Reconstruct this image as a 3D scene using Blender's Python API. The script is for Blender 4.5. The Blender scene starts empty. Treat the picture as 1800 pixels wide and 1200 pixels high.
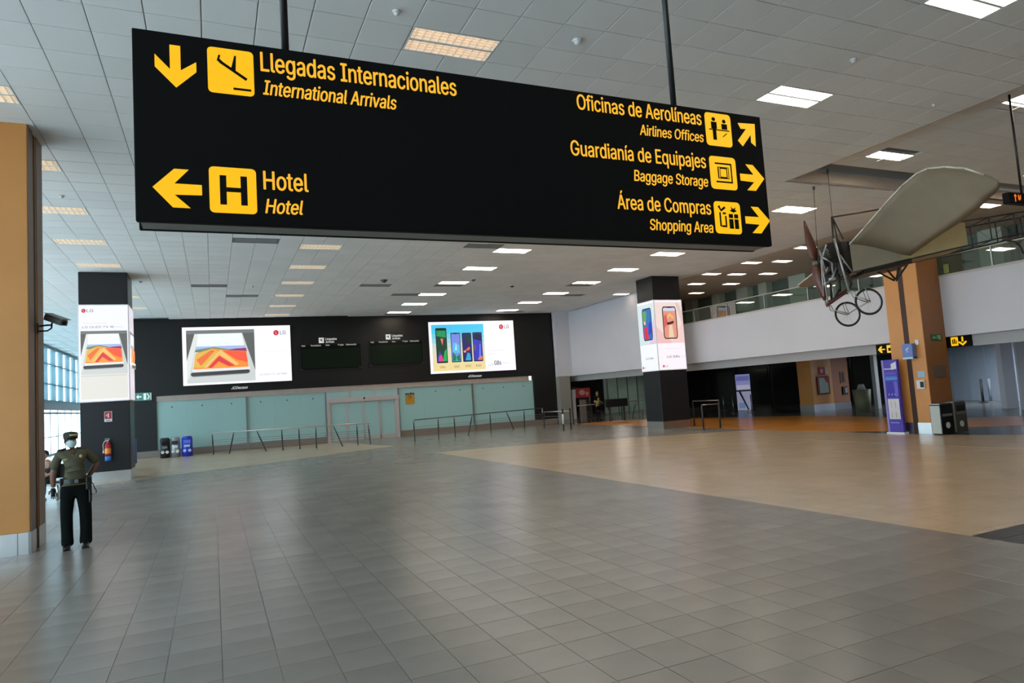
import bpy, bmesh, math, random
from mathutils import Vector, Matrix
random.seed(7)
S = bpy.context.scene
COL = S.collection
PI = math.pi

# ---------------------------------------------------------------- camera, world, exposure
CAM_H = 1.9
RIGHT = Vector((0.912464, -0.40403185, -0.06455778))
DOWN = Vector((-0.02723526, 0.09745573, -0.99486714))
FWD = Vector((0.40824953, 0.9095387, 0.07792093))
FPX = 1183.1
CAMPOS = Vector((0, 0, CAM_H))
cam_data = bpy.data.cameras.new('camera')
cam_data.sensor_width = 36.0
cam_data.lens = FPX / 1800 * 36.0
cam_data.clip_end = 300
cam = bpy.data.objects.new('camera', cam_data)
COL.objects.link(cam)
cam.matrix_world = Matrix((
    (RIGHT.x, -DOWN.x, -FWD.x, 0), (RIGHT.y, -DOWN.y, -FWD.y, 0),
    (RIGHT.z, -DOWN.z, -FWD.z, CAM_H), (0, 0, 0, 1)))
S.camera = cam
S.view_settings.view_transform = 'Standard'
S.view_settings.look = 'None'
S.view_settings.gamma = 1.0
S.view_settings.use_curve_mapping = False
S.view_settings.exposure = 0.0
w = bpy.data.worlds.new('overcast_sky')
S.world = w
w.use_nodes = True
WBG = w.node_tree.nodes['Background']
WBG.inputs[0].default_value = (0.84, 0.93, 1.0, 1)
WBG.inputs[1].default_value = 7.5
S.cycles.use_denoising = True
S.cycles.max_bounces = 8
S.cycles.diffuse_bounces = 4
S.cycles.transparent_max_bounces = 12
S.cycles.sample_clamp_indirect = 4.0

# ---------------------------------------------------------------- measuring helpers
def ray(x, y):
    return RIGHT * (x - 900) + DOWN * (y - 600) + FWD * FPX
def fl(x, y, z=0.0):
    d = ray(x, y); t = (z - CAM_H) / d.z
    return CAMPOS + d * t
def on_y(x, y, Y):
    d = ray(x, y); return CAMPOS + d * (Y / d.y)
def on_x(x, y, X):
    d = ray(x, y); return CAMPOS + d * (X / d.x)
WN = Vector((.0454, 1, 0)); WP = Vector((0, 36.45, 0))
def on_w(x, y, off=0.0):
    d = ray(x, y)
    return CAMPOS + d * ((WP - CAMPOS + Vector((0, off, 0))).dot(WN) / d.dot(WN))
def wall_pt(x, z, off=0.0):          # a point of the back wall plane, off metres towards the hall
    return Vector((x, 36.45 - .0454 * x - off, z))

# ---------------------------------------------------------------- materials
def mat(name, col, rough=.6, metal=0.0, emit=0.0, ecol=None, noise=0.0, nscale=4.0, bump=0.0, bscale=60.0,
        spec=.5, rand=0.0, coat=0.0):
    m = bpy.data.materials.new(name); m.use_nodes = True
    nt = m.node_tree; b = nt.nodes['Principled BSDF']
    c = (col[0], col[1], col[2], 1)
    b.inputs['Base Color'].default_value = c
    b.inputs['Roughness'].default_value = rough
    b.inputs['Metallic'].default_value = metal
    b.inputs['Specular IOR Level'].default_value = spec
    if coat: b.inputs['Coat Weight'].default_value = coat; b.inputs['Coat Roughness'].default_value = .25
    if emit:
        b.inputs['Emission Color'].default_value = (*(ecol or col), 1)
        b.inputs['Emission Strength'].default_value = emit
    src = None
    if noise:
        tc = nt.nodes.new('ShaderNodeTexCoord'); n = nt.nodes.new('ShaderNodeTexNoise')
        n.inputs['Scale'].default_value = nscale; n.inputs['Detail'].default_value = 4
        nt.links.new(tc.outputs['Object'], n.inputs['Vector'])
        r = nt.nodes.new('ShaderNodeMapRange')
        r.inputs[1].default_value = .3; r.inputs[2].default_value = .7
        r.inputs[3].default_value = 1 - noise; r.inputs[4].default_value = 1 + noise
        nt.links.new(n.outputs['Fac'], r.inputs[0]); src = r.outputs[0]
    if rand:
        oi = nt.nodes.new('ShaderNodeObjectInfo'); ge = nt.nodes.new('ShaderNodeNewGeometry')
        ad = nt.nodes.new('ShaderNodeMath'); ad.operation = 'ADD'
        nt.links.new(oi.outputs['Random'], ad.inputs[0]); nt.links.new(ge.outputs['Random Per Island'], ad.inputs[1])
        fr = nt.nodes.new('ShaderNodeMath'); fr.operation = 'FRACT'; nt.links.new(ad.outputs[0], fr.inputs[0])
        r = nt.nodes.new('ShaderNodeMapRange'); r.inputs[3].default_value = 1 - rand; r.inputs[4].default_value = 1 + rand
        nt.links.new(fr.outputs[0], r.inputs[0])
        if src:
            mu = nt.nodes.new('ShaderNodeMath'); mu.operation = 'MULTIPLY'
            nt.links.new(src, mu.inputs[0]); nt.links.new(r.outputs[0], mu.inputs[1]); src = mu.outputs[0]
        else: src = r.outputs[0]
    if src:
        vm = nt.nodes.new('ShaderNodeVectorMath'); vm.operation = 'SCALE'
        vm.inputs[0].default_value = col[:3]
        nt.links.new(src, vm.inputs['Scale']); nt.links.new(vm.outputs[0], b.inputs['Base Color'])
    if bump:
        tc = nt.nodes.new('ShaderNodeTexCoord'); n = nt.nodes.new('ShaderNodeTexNoise')
        n.inputs['Scale'].default_value = bscale
        nt.links.new(tc.outputs['Object'], n.inputs['Vector'])
        bp = nt.nodes.new('ShaderNodeBump'); bp.inputs['Strength'].default_value = bump; bp.inputs['Distance'].default_value = .01
        nt.links.new(n.outputs['Fac'], bp.inputs['Height']); nt.links.new(bp.outputs[0], b.inputs['Normal'])
    return m
def glass(name, tint, gloss=.12, rough=.02):
    m = bpy.data.materials.new(name); m.use_nodes = True
    nt = m.node_tree; out = nt.nodes['Material Output']; nt.nodes.remove(nt.nodes['Principled BSDF'])
    t = nt.nodes.new('ShaderNodeBsdfTransparent'); t.inputs[0].default_value = (*tint, 1)
    g = nt.nodes.new('ShaderNodeBsdfGlossy'); g.inputs['Roughness'].default_value = rough
    x = nt.nodes.new('ShaderNodeMixShader'); x.inputs[0].default_value = gloss
    nt.links.new(t.outputs[0], x.inputs[1]); nt.links.new(g.outputs[0], x.inputs[2]); nt.links.new(x.outputs[0], out.inputs[0])
    return m
def frosted(name, col, trans=.5):
    m = bpy.data.materials.new(name); m.use_nodes = True
    nt = m.node_tree; out = nt.nodes['Material Output']; b = nt.nodes['Principled BSDF']
    b.inputs['Base Color'].default_value = (*col, 1); b.inputs['Roughness'].default_value = .18
    t = nt.nodes.new('ShaderNodeBsdfTranslucent'); t.inputs[0].default_value = (*col, 1)
    x = nt.nodes.new('ShaderNodeMixShader'); x.inputs[0].default_value = trans
    nt.links.new(b.outputs[0], x.inputs[1]); nt.links.new(t.outputs[0], x.inputs[2]); nt.links.new(x.outputs[0], out.inputs[0])
    return m
def srgb(r, g, b):
    f = lambda v: ((v / 255 + .055) / 1.055) ** 2.4 if v > 10 else v / 255 / 12.92
    return (f(r), f(g), f(b))
def glow(name, rgb, k=1.0):
    m = bpy.data.materials.new(name); m.use_nodes = True
    b = m.node_tree.nodes['Principled BSDF']; c = srgb(*rgb)
    b.inputs['Base Color'].default_value = (c[0] * .15, c[1] * .15, c[2] * .15, 1)
    b.inputs['Roughness'].default_value = .35
    b.inputs['Emission Color'].default_value = (*c, 1); b.inputs['Emission Strength'].default_value = k
    return m
_glow = {}
def G(rgb, k=1.0):
    key = (tuple(rgb), k)
    if key not in _glow: _glow[key] = glow('lit_print_%d_%d_%d' % tuple(rgb), rgb, k)
    return _glow[key]
_pr = {}
def P(rgb, rough=.5):
    key = (tuple(rgb), rough)
    if key not in _pr: _pr[key] = mat('print_%d_%d_%d' % tuple(rgb), srgb(*rgb), rough)
    return _pr[key]

M = {}
M['floor_grey'] = mat('grey_porcelain_tile', (.225, .212, .192), .27, noise=.10, nscale=1.2, rand=.06, spec=.55, bump=.02, bscale=14)
M['floor_tan'] = mat('tan_porcelain_tile', (.52, .40, .28), .24, noise=.06, nscale=1.2, rand=.03, spec=.6)
M['floor_black'] = mat('black_porcelain_tile', (.02, .02, .02), .3, rand=.1)
M['floor_orange'] = mat('orange_floor', (.72, .30, .06), .25, noise=.08, nscale=.8)
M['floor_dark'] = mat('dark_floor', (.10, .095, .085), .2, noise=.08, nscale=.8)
M['grout'] = mat('grout', (.15, .14, .125), .8)
M['ceil_tile'] = mat('mineral_ceiling_tile', (.78, .77, .75), .9, rand=.035, bump=.1, bscale=90)
M['ceil_grid'] = mat('ceiling_grid', (.16, .16, .16), .7)
M['gypsum'] = mat('gypsum_board', (.55, .52, .48), .9, noise=.02)
M['gypsum_warm'] = mat('warm_gypsum_ceiling', (.58, .48, .40), .9, noise=.04)  # brownish warmth of the lamplight is put into the board colour
M['white_wall'] = mat('white_painted_wall', (.64, .63, .68), .7, noise=.03, nscale=.6)
M['black_panel'] = mat('black_wall_panel', (.011, .011, .011), .4, noise=.15, nscale=.5, spec=.3)
M['col_black'] = mat('charcoal_column_cladding', (.018, .018, .021), .35, spec=.3)
M['steel'] = mat('brushed_steel', (.62, .62, .62), .28, 1.0, bump=.05, bscale=200)
M['steel_dark'] = mat('dull_steel', (.30, .30, .30), .35, .9)
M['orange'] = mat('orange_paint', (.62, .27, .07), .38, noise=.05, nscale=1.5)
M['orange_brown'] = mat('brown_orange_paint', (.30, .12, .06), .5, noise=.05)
M['brown'] = mat('brown_trim', (.23, .16, .13), .5)
M['dark_brown'] = mat('dark_brown_recess', (.05, .022, .014), .6)
M['beige_trim'] = mat('beige_lintel', (.42, .34, .30), .5, noise=.05)
M['kick'] = mat('brown_kick_board', (.22, .17, .14), .5)
M['teal_glass'] = frosted('frosted_teal_glass', (.56, .76, .74), .5)
M['door_glass'] = glass('door_glass', (.70, .84, .82), .15, .05)
M['rail_glass'] = glass('balustrade_glass', (.62, .74, .68), .18)
M['pane'] = glass('window_pane', (.80, .93, .97), .06)
M['fritted'] = frosted('fritted_teal_glass', (.30, .43, .48), .55)
M['mullion'] = mat('pale_blue_mullion', (.42, .58, .64), .5)
M['white_frame'] = mat('white_metal_frame', (.75, .78, .80), .5)
M['alu'] = mat('aluminium_frame', (.55, .50, .49), .4, .3)
M['sign_black'] = mat('sign_black_face', (.008, .008, .008), .6, spec=.08)
M['sign_side'] = mat('sign_grey_underside', (.22, .21, .19), .5)
M['rod'] = mat('black_rod', (.012, .012, .012), .4)
M['yellow'] = G((250, 190, 12), 1.0)
M['text'] = G((252, 184, 44), 1.0)
M['frame_w'] = mat('white_light_frame', (.75, .75, .73), .5)
M['lamp'] = mat('fluorescent_diffuser', (.9, .9, .85), .5, emit=22.0, ecol=(1.0, .87, .69))
M['lamp_w'] = mat('warm_fluorescent_diffuser', (.9, .9, .85), .5, emit=6.0, ecol=(1.0, .80, .62))
M['lamp_near'] = mat('near_louvred_lamp', (.9, .9, .85), .5, emit=1.6, ecol=(1.0, .76, .56))
M['lamp_dim'] = mat('louvred_lamp_tube', (.9, .9, .85), .5, emit=1.5, ecol=(1.0, .84, .62))
M['louvre'] = mat('louvre_blade', (.80, .72, .62), .4)
M['vent'] = mat('grey_vent', (.32, .32, .32), .6)
M['dark'] = mat('matt_black', (.012, .012, .013), .6)
M['black_gloss'] = mat('gloss_black', (.012, .012, .014), .15)
M['shop'] = mat('dark_shop_front', (.006, .008, .008), .3)  # near-black colour stands in for the missing light in the shops
M['bluegrey'] = mat('blue_grey_shutter', (.42, .47, .56), .6)
M['mezz_wall'] = mat('green_grey_glass_front', (.13, .17, .14), .3, noise=.25, nscale=.5)
M['mezz_col'] = mat('pale_green_column', (.48, .54, .45), .5)
M['skin'] = mat('brown_skin', (.24, .12, .075), .5, noise=.04, nscale=20)
M['skin_pale'] = mat('light_skin', (.50, .28, .20), .5)
M['khaki'] = mat('olive_shirt', (.095, .088, .05), .85, noise=.08, nscale=14, bump=.3, bscale=30)
M['trouser'] = mat('dark_green_trousers', (.006, .008, .008), .9, spec=.1, noise=.1, nscale=10, bump=.3, bscale=25)
M['leather'] = mat('black_leather', (.01, .01, .01), .3)
M['cap'] = mat('dark_green_cap', (.018, .022, .012), .7)
M['gold'] = mat('gold_badge', (.62, .50, .22), .4, .3)
M['mask'] = mat('pale_blue_mask', (.55, .68, .66), .8)
M['canvas'] = mat('doped_canvas', (.30, .265, .195), .65, noise=.07, nscale=2.0, bump=.1, bscale=8)
M['canvas_y'] = mat('yellowed_canvas', (.33, .275, .14), .65, noise=.08, nscale=3)
M['wood_black'] = mat('black_painted_spar', (.018, .016, .014), .45)
M['prop'] = mat('varnished_mahogany', (.12, .035, .018), .3, noise=.3, nscale=5)
M['tyre'] = mat('black_rubber', (.012, .012, .012), .7)
M['engine'] = mat('engine_grey', (.12, .12, .12), .4, .7)
M['cable'] = mat('steel_cable', (.06, .06, .06), .5, .5)
M['silver'] = mat('silver_tube', (.42, .44, .46), .35, .6)
M['white'] = mat('white_paint', (.75, .76, .78), .5)
M['purple'] = P((76, 58, 178), .4)
M['red'] = P((176, 36, 46), .5)

# ---------------------------------------------------------------- mesh builder
def wloc(o):
    v = Vector((0, 0, 0))
    while o is not None:
        v = v + o.location; o = o.parent
    return v
class MB:
    def __init__(s): s.v = []; s.f = []; s.m = []; s.cur = 0; s.sm = []; s.smooth = False
    def add(s, vs, fs):
        o = len(s.v); s.v += [tuple(v) for v in vs]
        for f in fs: s.f.append(tuple(i + o for i in f)); s.m.append(s.cur); s.sm.append(s.smooth)
        return s
    def mi(s, i): s.cur = i; return s
    def poly(s, pts): return s.add(pts, [tuple(range(len(pts)))])
    def box(s, a, b):
        x0, y0, z0 = a; x1, y1, z1 = b
        x0, x1 = min(x0, x1), max(x0, x1); y0, y1 = min(y0, y1), max(y0, y1); z0, z1 = min(z0, z1), max(z0, z1)
        vs = [(x0, y0, z0), (x1, y0, z0), (x1, y1, z0), (x0, y1, z0), (x0, y0, z1), (x1, y0, z1), (x1, y1, z1), (x0, y1, z1)]
        return s.add(vs, [(0, 3, 2, 1), (4, 5, 6, 7), (0, 1, 5, 4), (1, 2, 6, 5), (2, 3, 7, 6), (3, 0, 4, 7)])
    def bbox(s, a, b, r):            # box with chamfered edges
        x0, y0, z0 = a; x1, y1, z1 = b
        c = Vector(((x0 + x1) / 2, (y0 + y1) / 2, (z0 + z1) / 2)); h = Vector((abs(x1 - x0) / 2, abs(y1 - y0) / 2, abs(z1 - z0) / 2))
        bm = bmesh.new(); bmesh.ops.create_cube(bm, size=1.0)
        for v in bm.verts: v.co = Vector((c.x + v.co.x * 2 * h.x, c.y + v.co.y * 2 * h.y, c.z + v.co.z * 2 * h.z))
        bmesh.ops.bevel(bm, geom=bm.edges[:], offset=min(r, min(h) * .9), segments=2, affect='EDGES', profile=.5)
        bm.verts.index_update()
        s.add([v.co[:] for v in bm.verts], [tuple(v.index for v in f.verts) for f in bm.faces]); bm.free(); return s
    def quadbox(s, base, z0, z1):    # prism over a quad footprint (ccw)
        n = len(base)
        vs = [(p[0], p[1], z0) for p in base] + [(p[0], p[1], z1) for p in base]
        fs = [tuple(reversed(range(n))), tuple(range(n, 2 * n))] + [(i, (i + 1) % n, n + (i + 1) % n, n + i) for i in range(n)]
        return s.add(vs, fs)
    def cyl(s, p0, p1, r0, r1=None, n=12, caps=True):
        r1 = r0 if r1 is None else r1
        p0 = Vector(p0); p1 = Vector(p1); d = (p1 - p0).normalized()
        a = d.orthogonal().normalized(); b = d.cross(a)
        vs = []
        for p, r in ((p0, r0), (p1, r1)):
            for k in range(n):
                t = 2 * PI * k / n; vs.append(p + a * (math.cos(t) * r) + b * (math.sin(t) * r))
        sm = s.smooth; s.smooth = n > 6
        s.add(vs, [(k, (k + 1) % n, n + (k + 1) % n, n + k) for k in range(n)]); s.smooth = False
        if caps:
            o = len(s.v) - 2 * n
            s.f.append(tuple(o + k for k in reversed(range(n)))); s.m.append(s.cur); s.sm.append(False)
            s.f.append(tuple(o + n + k for k in range(n))); s.m.append(s.cur); s.sm.append(False)
        s.smooth = sm
        return s
    def tube(s, pts, r, n=8):
        for a, b in zip(pts[:-1], pts[1:]): s.cyl(a, b, r, r, n)
        return s
    def sph(s, c, r, n=12, sc=(1, 1, 1)):
        c = Vector(c); m = n // 2; vs = []; fs = []
        for i in range(m + 1):
            t = PI * i / m
            for k in range(n):
                p = 2 * PI * k / n
                vs.append((c.x + r * sc[0] * math.sin(t) * math.cos(p), c.y + r * sc[1] * math.sin(t) * math.sin(p), c.z + r * sc[2] * math.cos(t)))
        for i in range(m):
            for k in range(n):
                fs.append((i * n + k, (i + 1) * n + k, (i + 1) * n + (k + 1) % n, i * n + (k + 1) % n))
        sm = s.smooth; s.smooth = True; s.add(vs, fs); s.smooth = sm; return s
    def ring(s, c, axis, R, r, n=36, m=8):
        c = Vector(c); ax = Vector(axis).normalized(); a = ax.orthogonal().normalized(); b = ax.cross(a); vs = []; fs = []
        for i in range(n):
            t = 2 * PI * i / n; e = a * math.cos(t) + b * math.sin(t)
            for k in range(m):
                p = 2 * PI * k / m; vs.append(c + e * (R + r * math.cos(p)) + ax * (r * math.sin(p)))
        for i in range(n):
            for k in range(m):
                fs.append((i * m + k, ((i + 1) % n) * m + k, ((i + 1) % n) * m + (k + 1) % m, i * m + (k + 1) % m))
        sm = s.smooth; s.smooth = True; s.add(vs, fs); s.smooth = sm; return s
    def mesh(s, name, mats, origin=Vector((0, 0, 0))):
        me = bpy.data.meshes.new(name)
        o = Vector(origin)
        me.from_pydata([tuple(Vector(v) - o) for v in s.v], [], s.f)
        for mm in (mats if isinstance(mats, (list, tuple)) else [mats]): me.materials.append(mm)
        me.polygons.foreach_set('material_index', s.m)
        me.polygons.foreach_set('use_smooth', s.sm)
        me.update(); return me
    def build(s, name, mats, parent=None, origin=None, local=False):
        if local: org = Vector((0, 0, 0))
        else: org = wloc(parent) if parent is not None else Vector(origin or (0, 0, 0))
        ob = bpy.data.objects.new(name, s.mesh(name, mats, org)); COL.objects.link(ob)
        if parent is not None: ob.parent = parent
        elif not local: ob.location = org
        return ob
def tag(o, label=None, cat=None, group=None, kind=None):
    if label: o['label'] = label
    if cat: o['category'] = cat
    if group: o['group'] = group
    if kind: o['kind'] = kind
    return o
def empty(name, loc, label, cat, group=None, rz=0):
    o = bpy.data.objects.new(name, None); COL.objects.link(o); o.location = loc; o.rotation_euler = (0, 0, rz)
    o.empty_display_size = .1
    return tag(o, label, cat, group)
def copy_tree(o, parent=None):
    c = o.copy(); COL.objects.link(c); c.parent = parent
    for ch in list(o.children): copy_tree(ch, c)
    return c
def struct(o, label=None): o['kind'] = 'structure'; o['label'] = label or o.name.replace('_', ' ').split('.')[0]; return o

# flat artwork on a plane: frame = (origin, u axis, v axis, normal); shapes are layered 1.5 mm apart
class Art:
    def __init__(s, o, u, v, n, step=.0015):
        s.o = Vector(o); s.u = Vector(u); s.v = Vector(v); s.n = Vector(n); s.mb = MB(); s.mats = []; s.k = 1; s.step = step
    def pt(s, a, b, k=None): return s.o + s.u * a + s.v * b + s.n * ((s.k if k is None else k) * s.step)
    def col(s, m):
        if m not in s.mats: s.mats.append(m)
        s.mb.mi(s.mats.index(m)); return s
    def poly(s, pts, m):
        s.col(m); q = [s.pt(a, b) for a, b in pts]
        nn = (q[1] - q[0]).cross(q[2] - q[1])
        if nn.dot(s.n) < 0: q.reverse()
        s.mb.poly(q); s.k += 1; return s
    def rect(s, x0, y0, x1, y1, m): return s.poly([(x0, y0), (x1, y0), (x1, y1), (x0, y1)], m)
    def rrect(s, x0, y0, x1, y1, r, m, n=5, ax=1.0):
        pts = []
        for cx, cy, a0 in ((x1 - r, y1 - r * ax, 0), (x0 + r, y1 - r * ax, 90), (x0 + r, y0 + r * ax, 180), (x1 - r, y0 + r * ax, 270)):
            for i in range(n + 1):
                t = math.radians(a0 + 90 * i / n); pts.append((cx + r * math.cos(t), cy + r * ax * math.sin(t)))
        return s.poly(pts, m)
    def disc(s, x, y, r, m, ry=None, n=20):
        ry = ry or r
        return s.poly([(x + r * math.cos(2 * PI * i / n), y + ry * math.sin(2 * PI * i / n)) for i in range(n)], m)
    def text(s, txt, x0, y0, x1, cap, m, shear=0.0, bold=.0):
        vs, fs = text_shape(txt, shear, bold)
        if not vs: return s
        s.col(m)
        k = (x1 - x0)
        lu = s.u.length or 1; lv = s.v.length or 1; dd = bold * cap * lv * 1.1
        for i, (ox, oy) in enumerate(((0, 0),) if bold <= 0 else ((-1, 0), (1, 0), (0, .6), (0, -.6))):
            q = [s.pt(x0 + a * k + ox * dd / lu, y0 + b * cap + oy * dd / lv) + s.n * (.0002 * i) for a, b in vs]
            s.mb.add(q, fs)
        s.k += 1; return s
    def build(s, name, parent): return s.mb.build(name, s.mats, parent)
_tc = {}
import os
FONT = None
try:
    _fp = os.path.join(bpy.utils.system_resource('DATAFILES'), 'fonts', 'Inter.woff2')
    if os.path.exists(_fp): FONT = bpy.data.fonts.load(_fp)
except Exception: FONT = None
def text_shape(txt, shear=0.0, bold=.0):
    """letter outlines: width normalised to 1, cap height to 1"""
    key = (txt, shear)
    if key in _tc: return _tc[key]
    def raw(t):
        cu = bpy.data.curves.new('lettering', 'FONT')
        if FONT: cu.font = FONT
        cu.body = t; cu.shear = shear; cu.resolution_u = 4; cu.fill_mode = 'NONE'
        ob = bpy.data.objects.new('lettering', cu); COL.objects.link(ob)
        bpy.context.view_layer.update()
        dg = bpy.context.evaluated_depsgraph_get(); me = bpy.data.meshes.new_from_object(ob.evaluated_get(dg))
        P_ = [(v.co.x, v.co.y) for v in me.vertices]; nb = {}
        for e in me.edges: nb.setdefault(e.vertices[0], []).append(e.vertices[1]); nb.setdefault(e.vertices[1], []).append(e.vertices[0])
        nxt = {e.vertices[0]: e.vertices[1] for e in me.edges}
        bpy.data.objects.remove(ob); bpy.data.meshes.remove(me); bpy.data.curves.remove(cu)
        loops = []; seen = set()
        for st in sorted(nb):
            if st in seen: continue
            lp = [st]; seen.add(st); cur = st; prev = None
            while True:
                n_ = [q for q in nb[cur] if q != prev and (q not in seen)]
                if cur == st and nxt.get(st) in n_: n_ = [nxt[st]]
                if not n_: break
                prev, cur = cur, n_[0]; seen.add(cur); lp.append(cur)
            pl = [P_[i] for i in lp]; pl = [p for i, p in enumerate(pl) if (abs(p[0] - pl[i - 1][0]) + abs(p[1] - pl[i - 1][1])) > 1e-6]
            if len(pl) > 2: loops.append(pl)
        area = lambda l: sum(l[i - 1][0] * l[i][1] - l[i][0] * l[i - 1][1] for i in range(len(l))) / 2
        def inside(p, l):
            c = False
            for i in range(len(l)):
                (x1, y1), (x2, y2) = l[i - 1], l[i]
                if (y1 > p[1]) != (y2 > p[1]) and p[0] < (x2 - x1) * (p[1] - y1) / (y2 - y1) + x1: c = not c
            return c
        big = max(loops, key=lambda l: abs(area(l))); sg0 = area(big) > 0
        outer = [l for l in loops if (area(l) > 0) == sg0]; holes = [l for l in loops if (area(l) > 0) != sg0]
        vs = []; fs = []
        from mathutils.geometry import tessellate_polygon
        for o_ in outer:
            hs_ = [h_ for h_ in holes if inside(h_[0], o_)]
            polys = [o_] + hs_; flat = [p for l in polys for p in l]
            tri = tessellate_polygon([[Vector((p[0], p[1], 0)) for p in l] for l in polys]); b0 = len(vs); vs += flat
            for a_, b_, c_ in tri:
                A_, B_, C_ = flat[a_], flat[b_], flat[c_]
                ccw = (B_[0] - A_[0]) * (C_[1] - A_[1]) - (B_[1] - A_[1]) * (C_[0] - A_[0]) > 0
                fs.append((b0 + a_, b0 + b_, b0 + c_) if ccw else (b0 + c_, b0 + b_, b0 + a_))
        return vs, fs
    if 'cap' not in _tc:
        hv, _ = raw('H'); _tc['cap'] = max(v[1] for v in hv)
    vs, fs = raw(txt); cap = _tc['cap']
    x0 = min(v[0] for v in vs); x1 = max(v[0] for v in vs)
    _tc[key] = ([((v[0] - x0) / (x1 - x0), v[1] / cap) for v in vs], fs)
    return _tc[key]

# ================================================================ SETTING
H = 6.6                    # ceiling height
HR = 6.88                  # raised ceiling in the recess
# ---- floor: porcelain tiles near, continuous paving beyond
TP = .39; TQ = .388
def tx(i): return .015 + i * TP
def ty(j): return 3.146 + j * TQ
TX0, TX1, TY0, TY1 = tx(-24), tx(41), ty(-5), ty(32)
def clip(poly, a, b, c):            # keep a*x+b*y<=c
    out = []
    for i in range(len(poly)):
        p, q = poly[i], poly[(i + 1) % len(poly)]
        dp = a * p[0] + b * p[1] - c; dq = a * q[0] + b * q[1] - c
        if dp <= 0: out.append(p)
        if dp * dq < 0:
            t = dp / (dp - dq); out.append((p[0] + (q[0] - p[0]) * t, p[1] + (q[1] - p[1]) * t))
    return out
# tan boundary: x = 7.773 - .0227 y ; black below y = 4.97
LA, LB, LC = 1.0, .0227, 7.773
g = MB().box((-9.6, -14, -.10), (45, 64, -.006)); 
floor = g.build('floor', M['grout'], origin=(0, 0, 0)); struct(floor)
def tile_mesh(name, m, p, q, gap=.0018, ch=.0025, z0=-.006):
    mb = MB(); a, b = p / 2 - gap, q / 2 - gap
    lo = [(-a, -b), (a, -b), (a, b), (-a, b)]; hi = [(-a + ch, -b + ch), (a - ch, -b + ch), (a - ch, b - ch), (-a + ch, b - ch)]
    vs = [(x, y, z0) for x, y in lo] + [(x, y, -.0012) for x, y in lo] + [(x, y, 0) for x, y in hi]
    mb.add(vs, [(8, 9, 10, 11)] + [(4 + i, 4 + (i + 1) % 4, 8 + (i + 1) % 4, 8 + i) for i in range(4)] + [(i, (i + 1) % 4, 4 + (i + 1) % 4, 4 + i) for i in range(4)])
    return mb.mesh(name, m)
tm = {k: tile_mesh('floor_tile', M[k], TP, TQ) for k in ('floor_grey', 'floor_tan', 'floor_black')}
def in_view(x, y, z, mrg=30):
    d = Vector((x, y, z)) - CAMPOS; c = d.dot(FWD)
    if c < .5: return False
    u = d.dot(RIGHT) / c * FPX + 900; v = d.dot(DOWN) / c * FPX + 600
    return -mrg < u < 1800 + mrg and -mrg < v < 1200 + mrg
cells = []
for i in range(-24, 41):
    for j in range(-5, 32):
        x, y = tx(i) + TP / 2, ty(j) + TQ / 2
        vis = in_view(x, y, 0)
        sq = [(tx(i), ty(j)), (tx(i + 1), ty(j)), (tx(i + 1), ty(j + 1)), (tx(i), ty(j + 1))]
        ds = [LA * p[0] + LB * p[1] - LC for p in sq]; cy = ty(j + 1) > 4.97 > ty(j) and max(ds) > 0
        whole = (max(ds) <= 0 or min(ds) >= 0) and not cy
        d = (Vector((x, y, 0)) - CAMPOS).length
        cells.append((d if vis else 1e3 + d, i, j, x, y, sq, whole, vis))
cells.sort()
nobj = 0; field = MB()
fm = ['floor_grey', 'floor_tan', 'floor_black']
for d, i, j, x, y, sq, whole, vis in cells:
    if whole and nobj < 290:
        k = 'floor_grey' if LA * x + LB * y < LC else ('floor_tan' if y > 4.97 else 'floor_black')
        o = bpy.data.objects.new('floor_tile', tm[k]); COL.objects.link(o); o.parent = floor; o.location = (x, y, random.uniform(-.0004, .0004)); nobj += 1
        continue
    for k, cuts in ((0, ((LA, LB, LC),)), (1, ((-LA, -LB, -LC), (0, -1, -4.97))), (2, ((-LA, -LB, -LC), (0, 1, 4.97)))):
        gp = .0018
        p = [(sq[0][0] + gp, sq[0][1] + gp), (sq[1][0] - gp, sq[1][1] + gp), (sq[2][0] - gp, sq[2][1] - gp), (sq[3][0] + gp, sq[3][1] - gp)]
        for c in cuts:
            if len(p) >= 3: p = clip(p, *c)
        if len(p) >= 3:
            field.mi(k).quadbox(p, -.006, 0)
tf = field.build('floor_tile_field', [M[k] for k in fm], floor); tf['kind'] = 'stuff'
def slab(name, polys, m, z=0.0, th=.006):
    mb = MB()
    for p in polys: mb.quadbox(p, z - th, z)
    return mb.build(name, m, floor)
def R4(x0, y0, x1, y1): return [(x0, y0), (x1, y0), (x1, y1), (x0, y1)]
slab('grey_paving', [R4(-9.6, TY1, 18.4, 64), R4(TX1, -14, 18.4, TY1), R4(-9.6, -14, TX1, TY0), R4(-9.6, TY0, TX0, TY1)], M['floor_grey'])
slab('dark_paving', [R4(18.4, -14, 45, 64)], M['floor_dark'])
e = LC - LB * TY1
slab('tan_paving', [[(e, TY1), (TX1, TY1), (TX1, 20.5), (14, 21.4), (10.1, 23.0), (7.24, 23.46)],
                    [(TX1, 4.97), (20.3, 4.0), (19.2, 10.6), (18.7, 11.8), (18.5, 13.0), (18.4, 19.2), (17.85, 19.75), (TX1, 20.5)]], M['floor_tan'], .003)
a_, b_, c_, d_ = fl(692, 784), fl(576, 776), fl(450, 816), fl(232, 844)
slab('tan_paving_by_glass', [[(d_.x, d_.y), (c_.x, c_.y), (a_.x, a_.y), (6.2, 34.2), (5.6, 36.1), (-4.4, 36.5), (-4.4, d_.y - 1.0)]], M['floor_tan'], .003)
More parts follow.
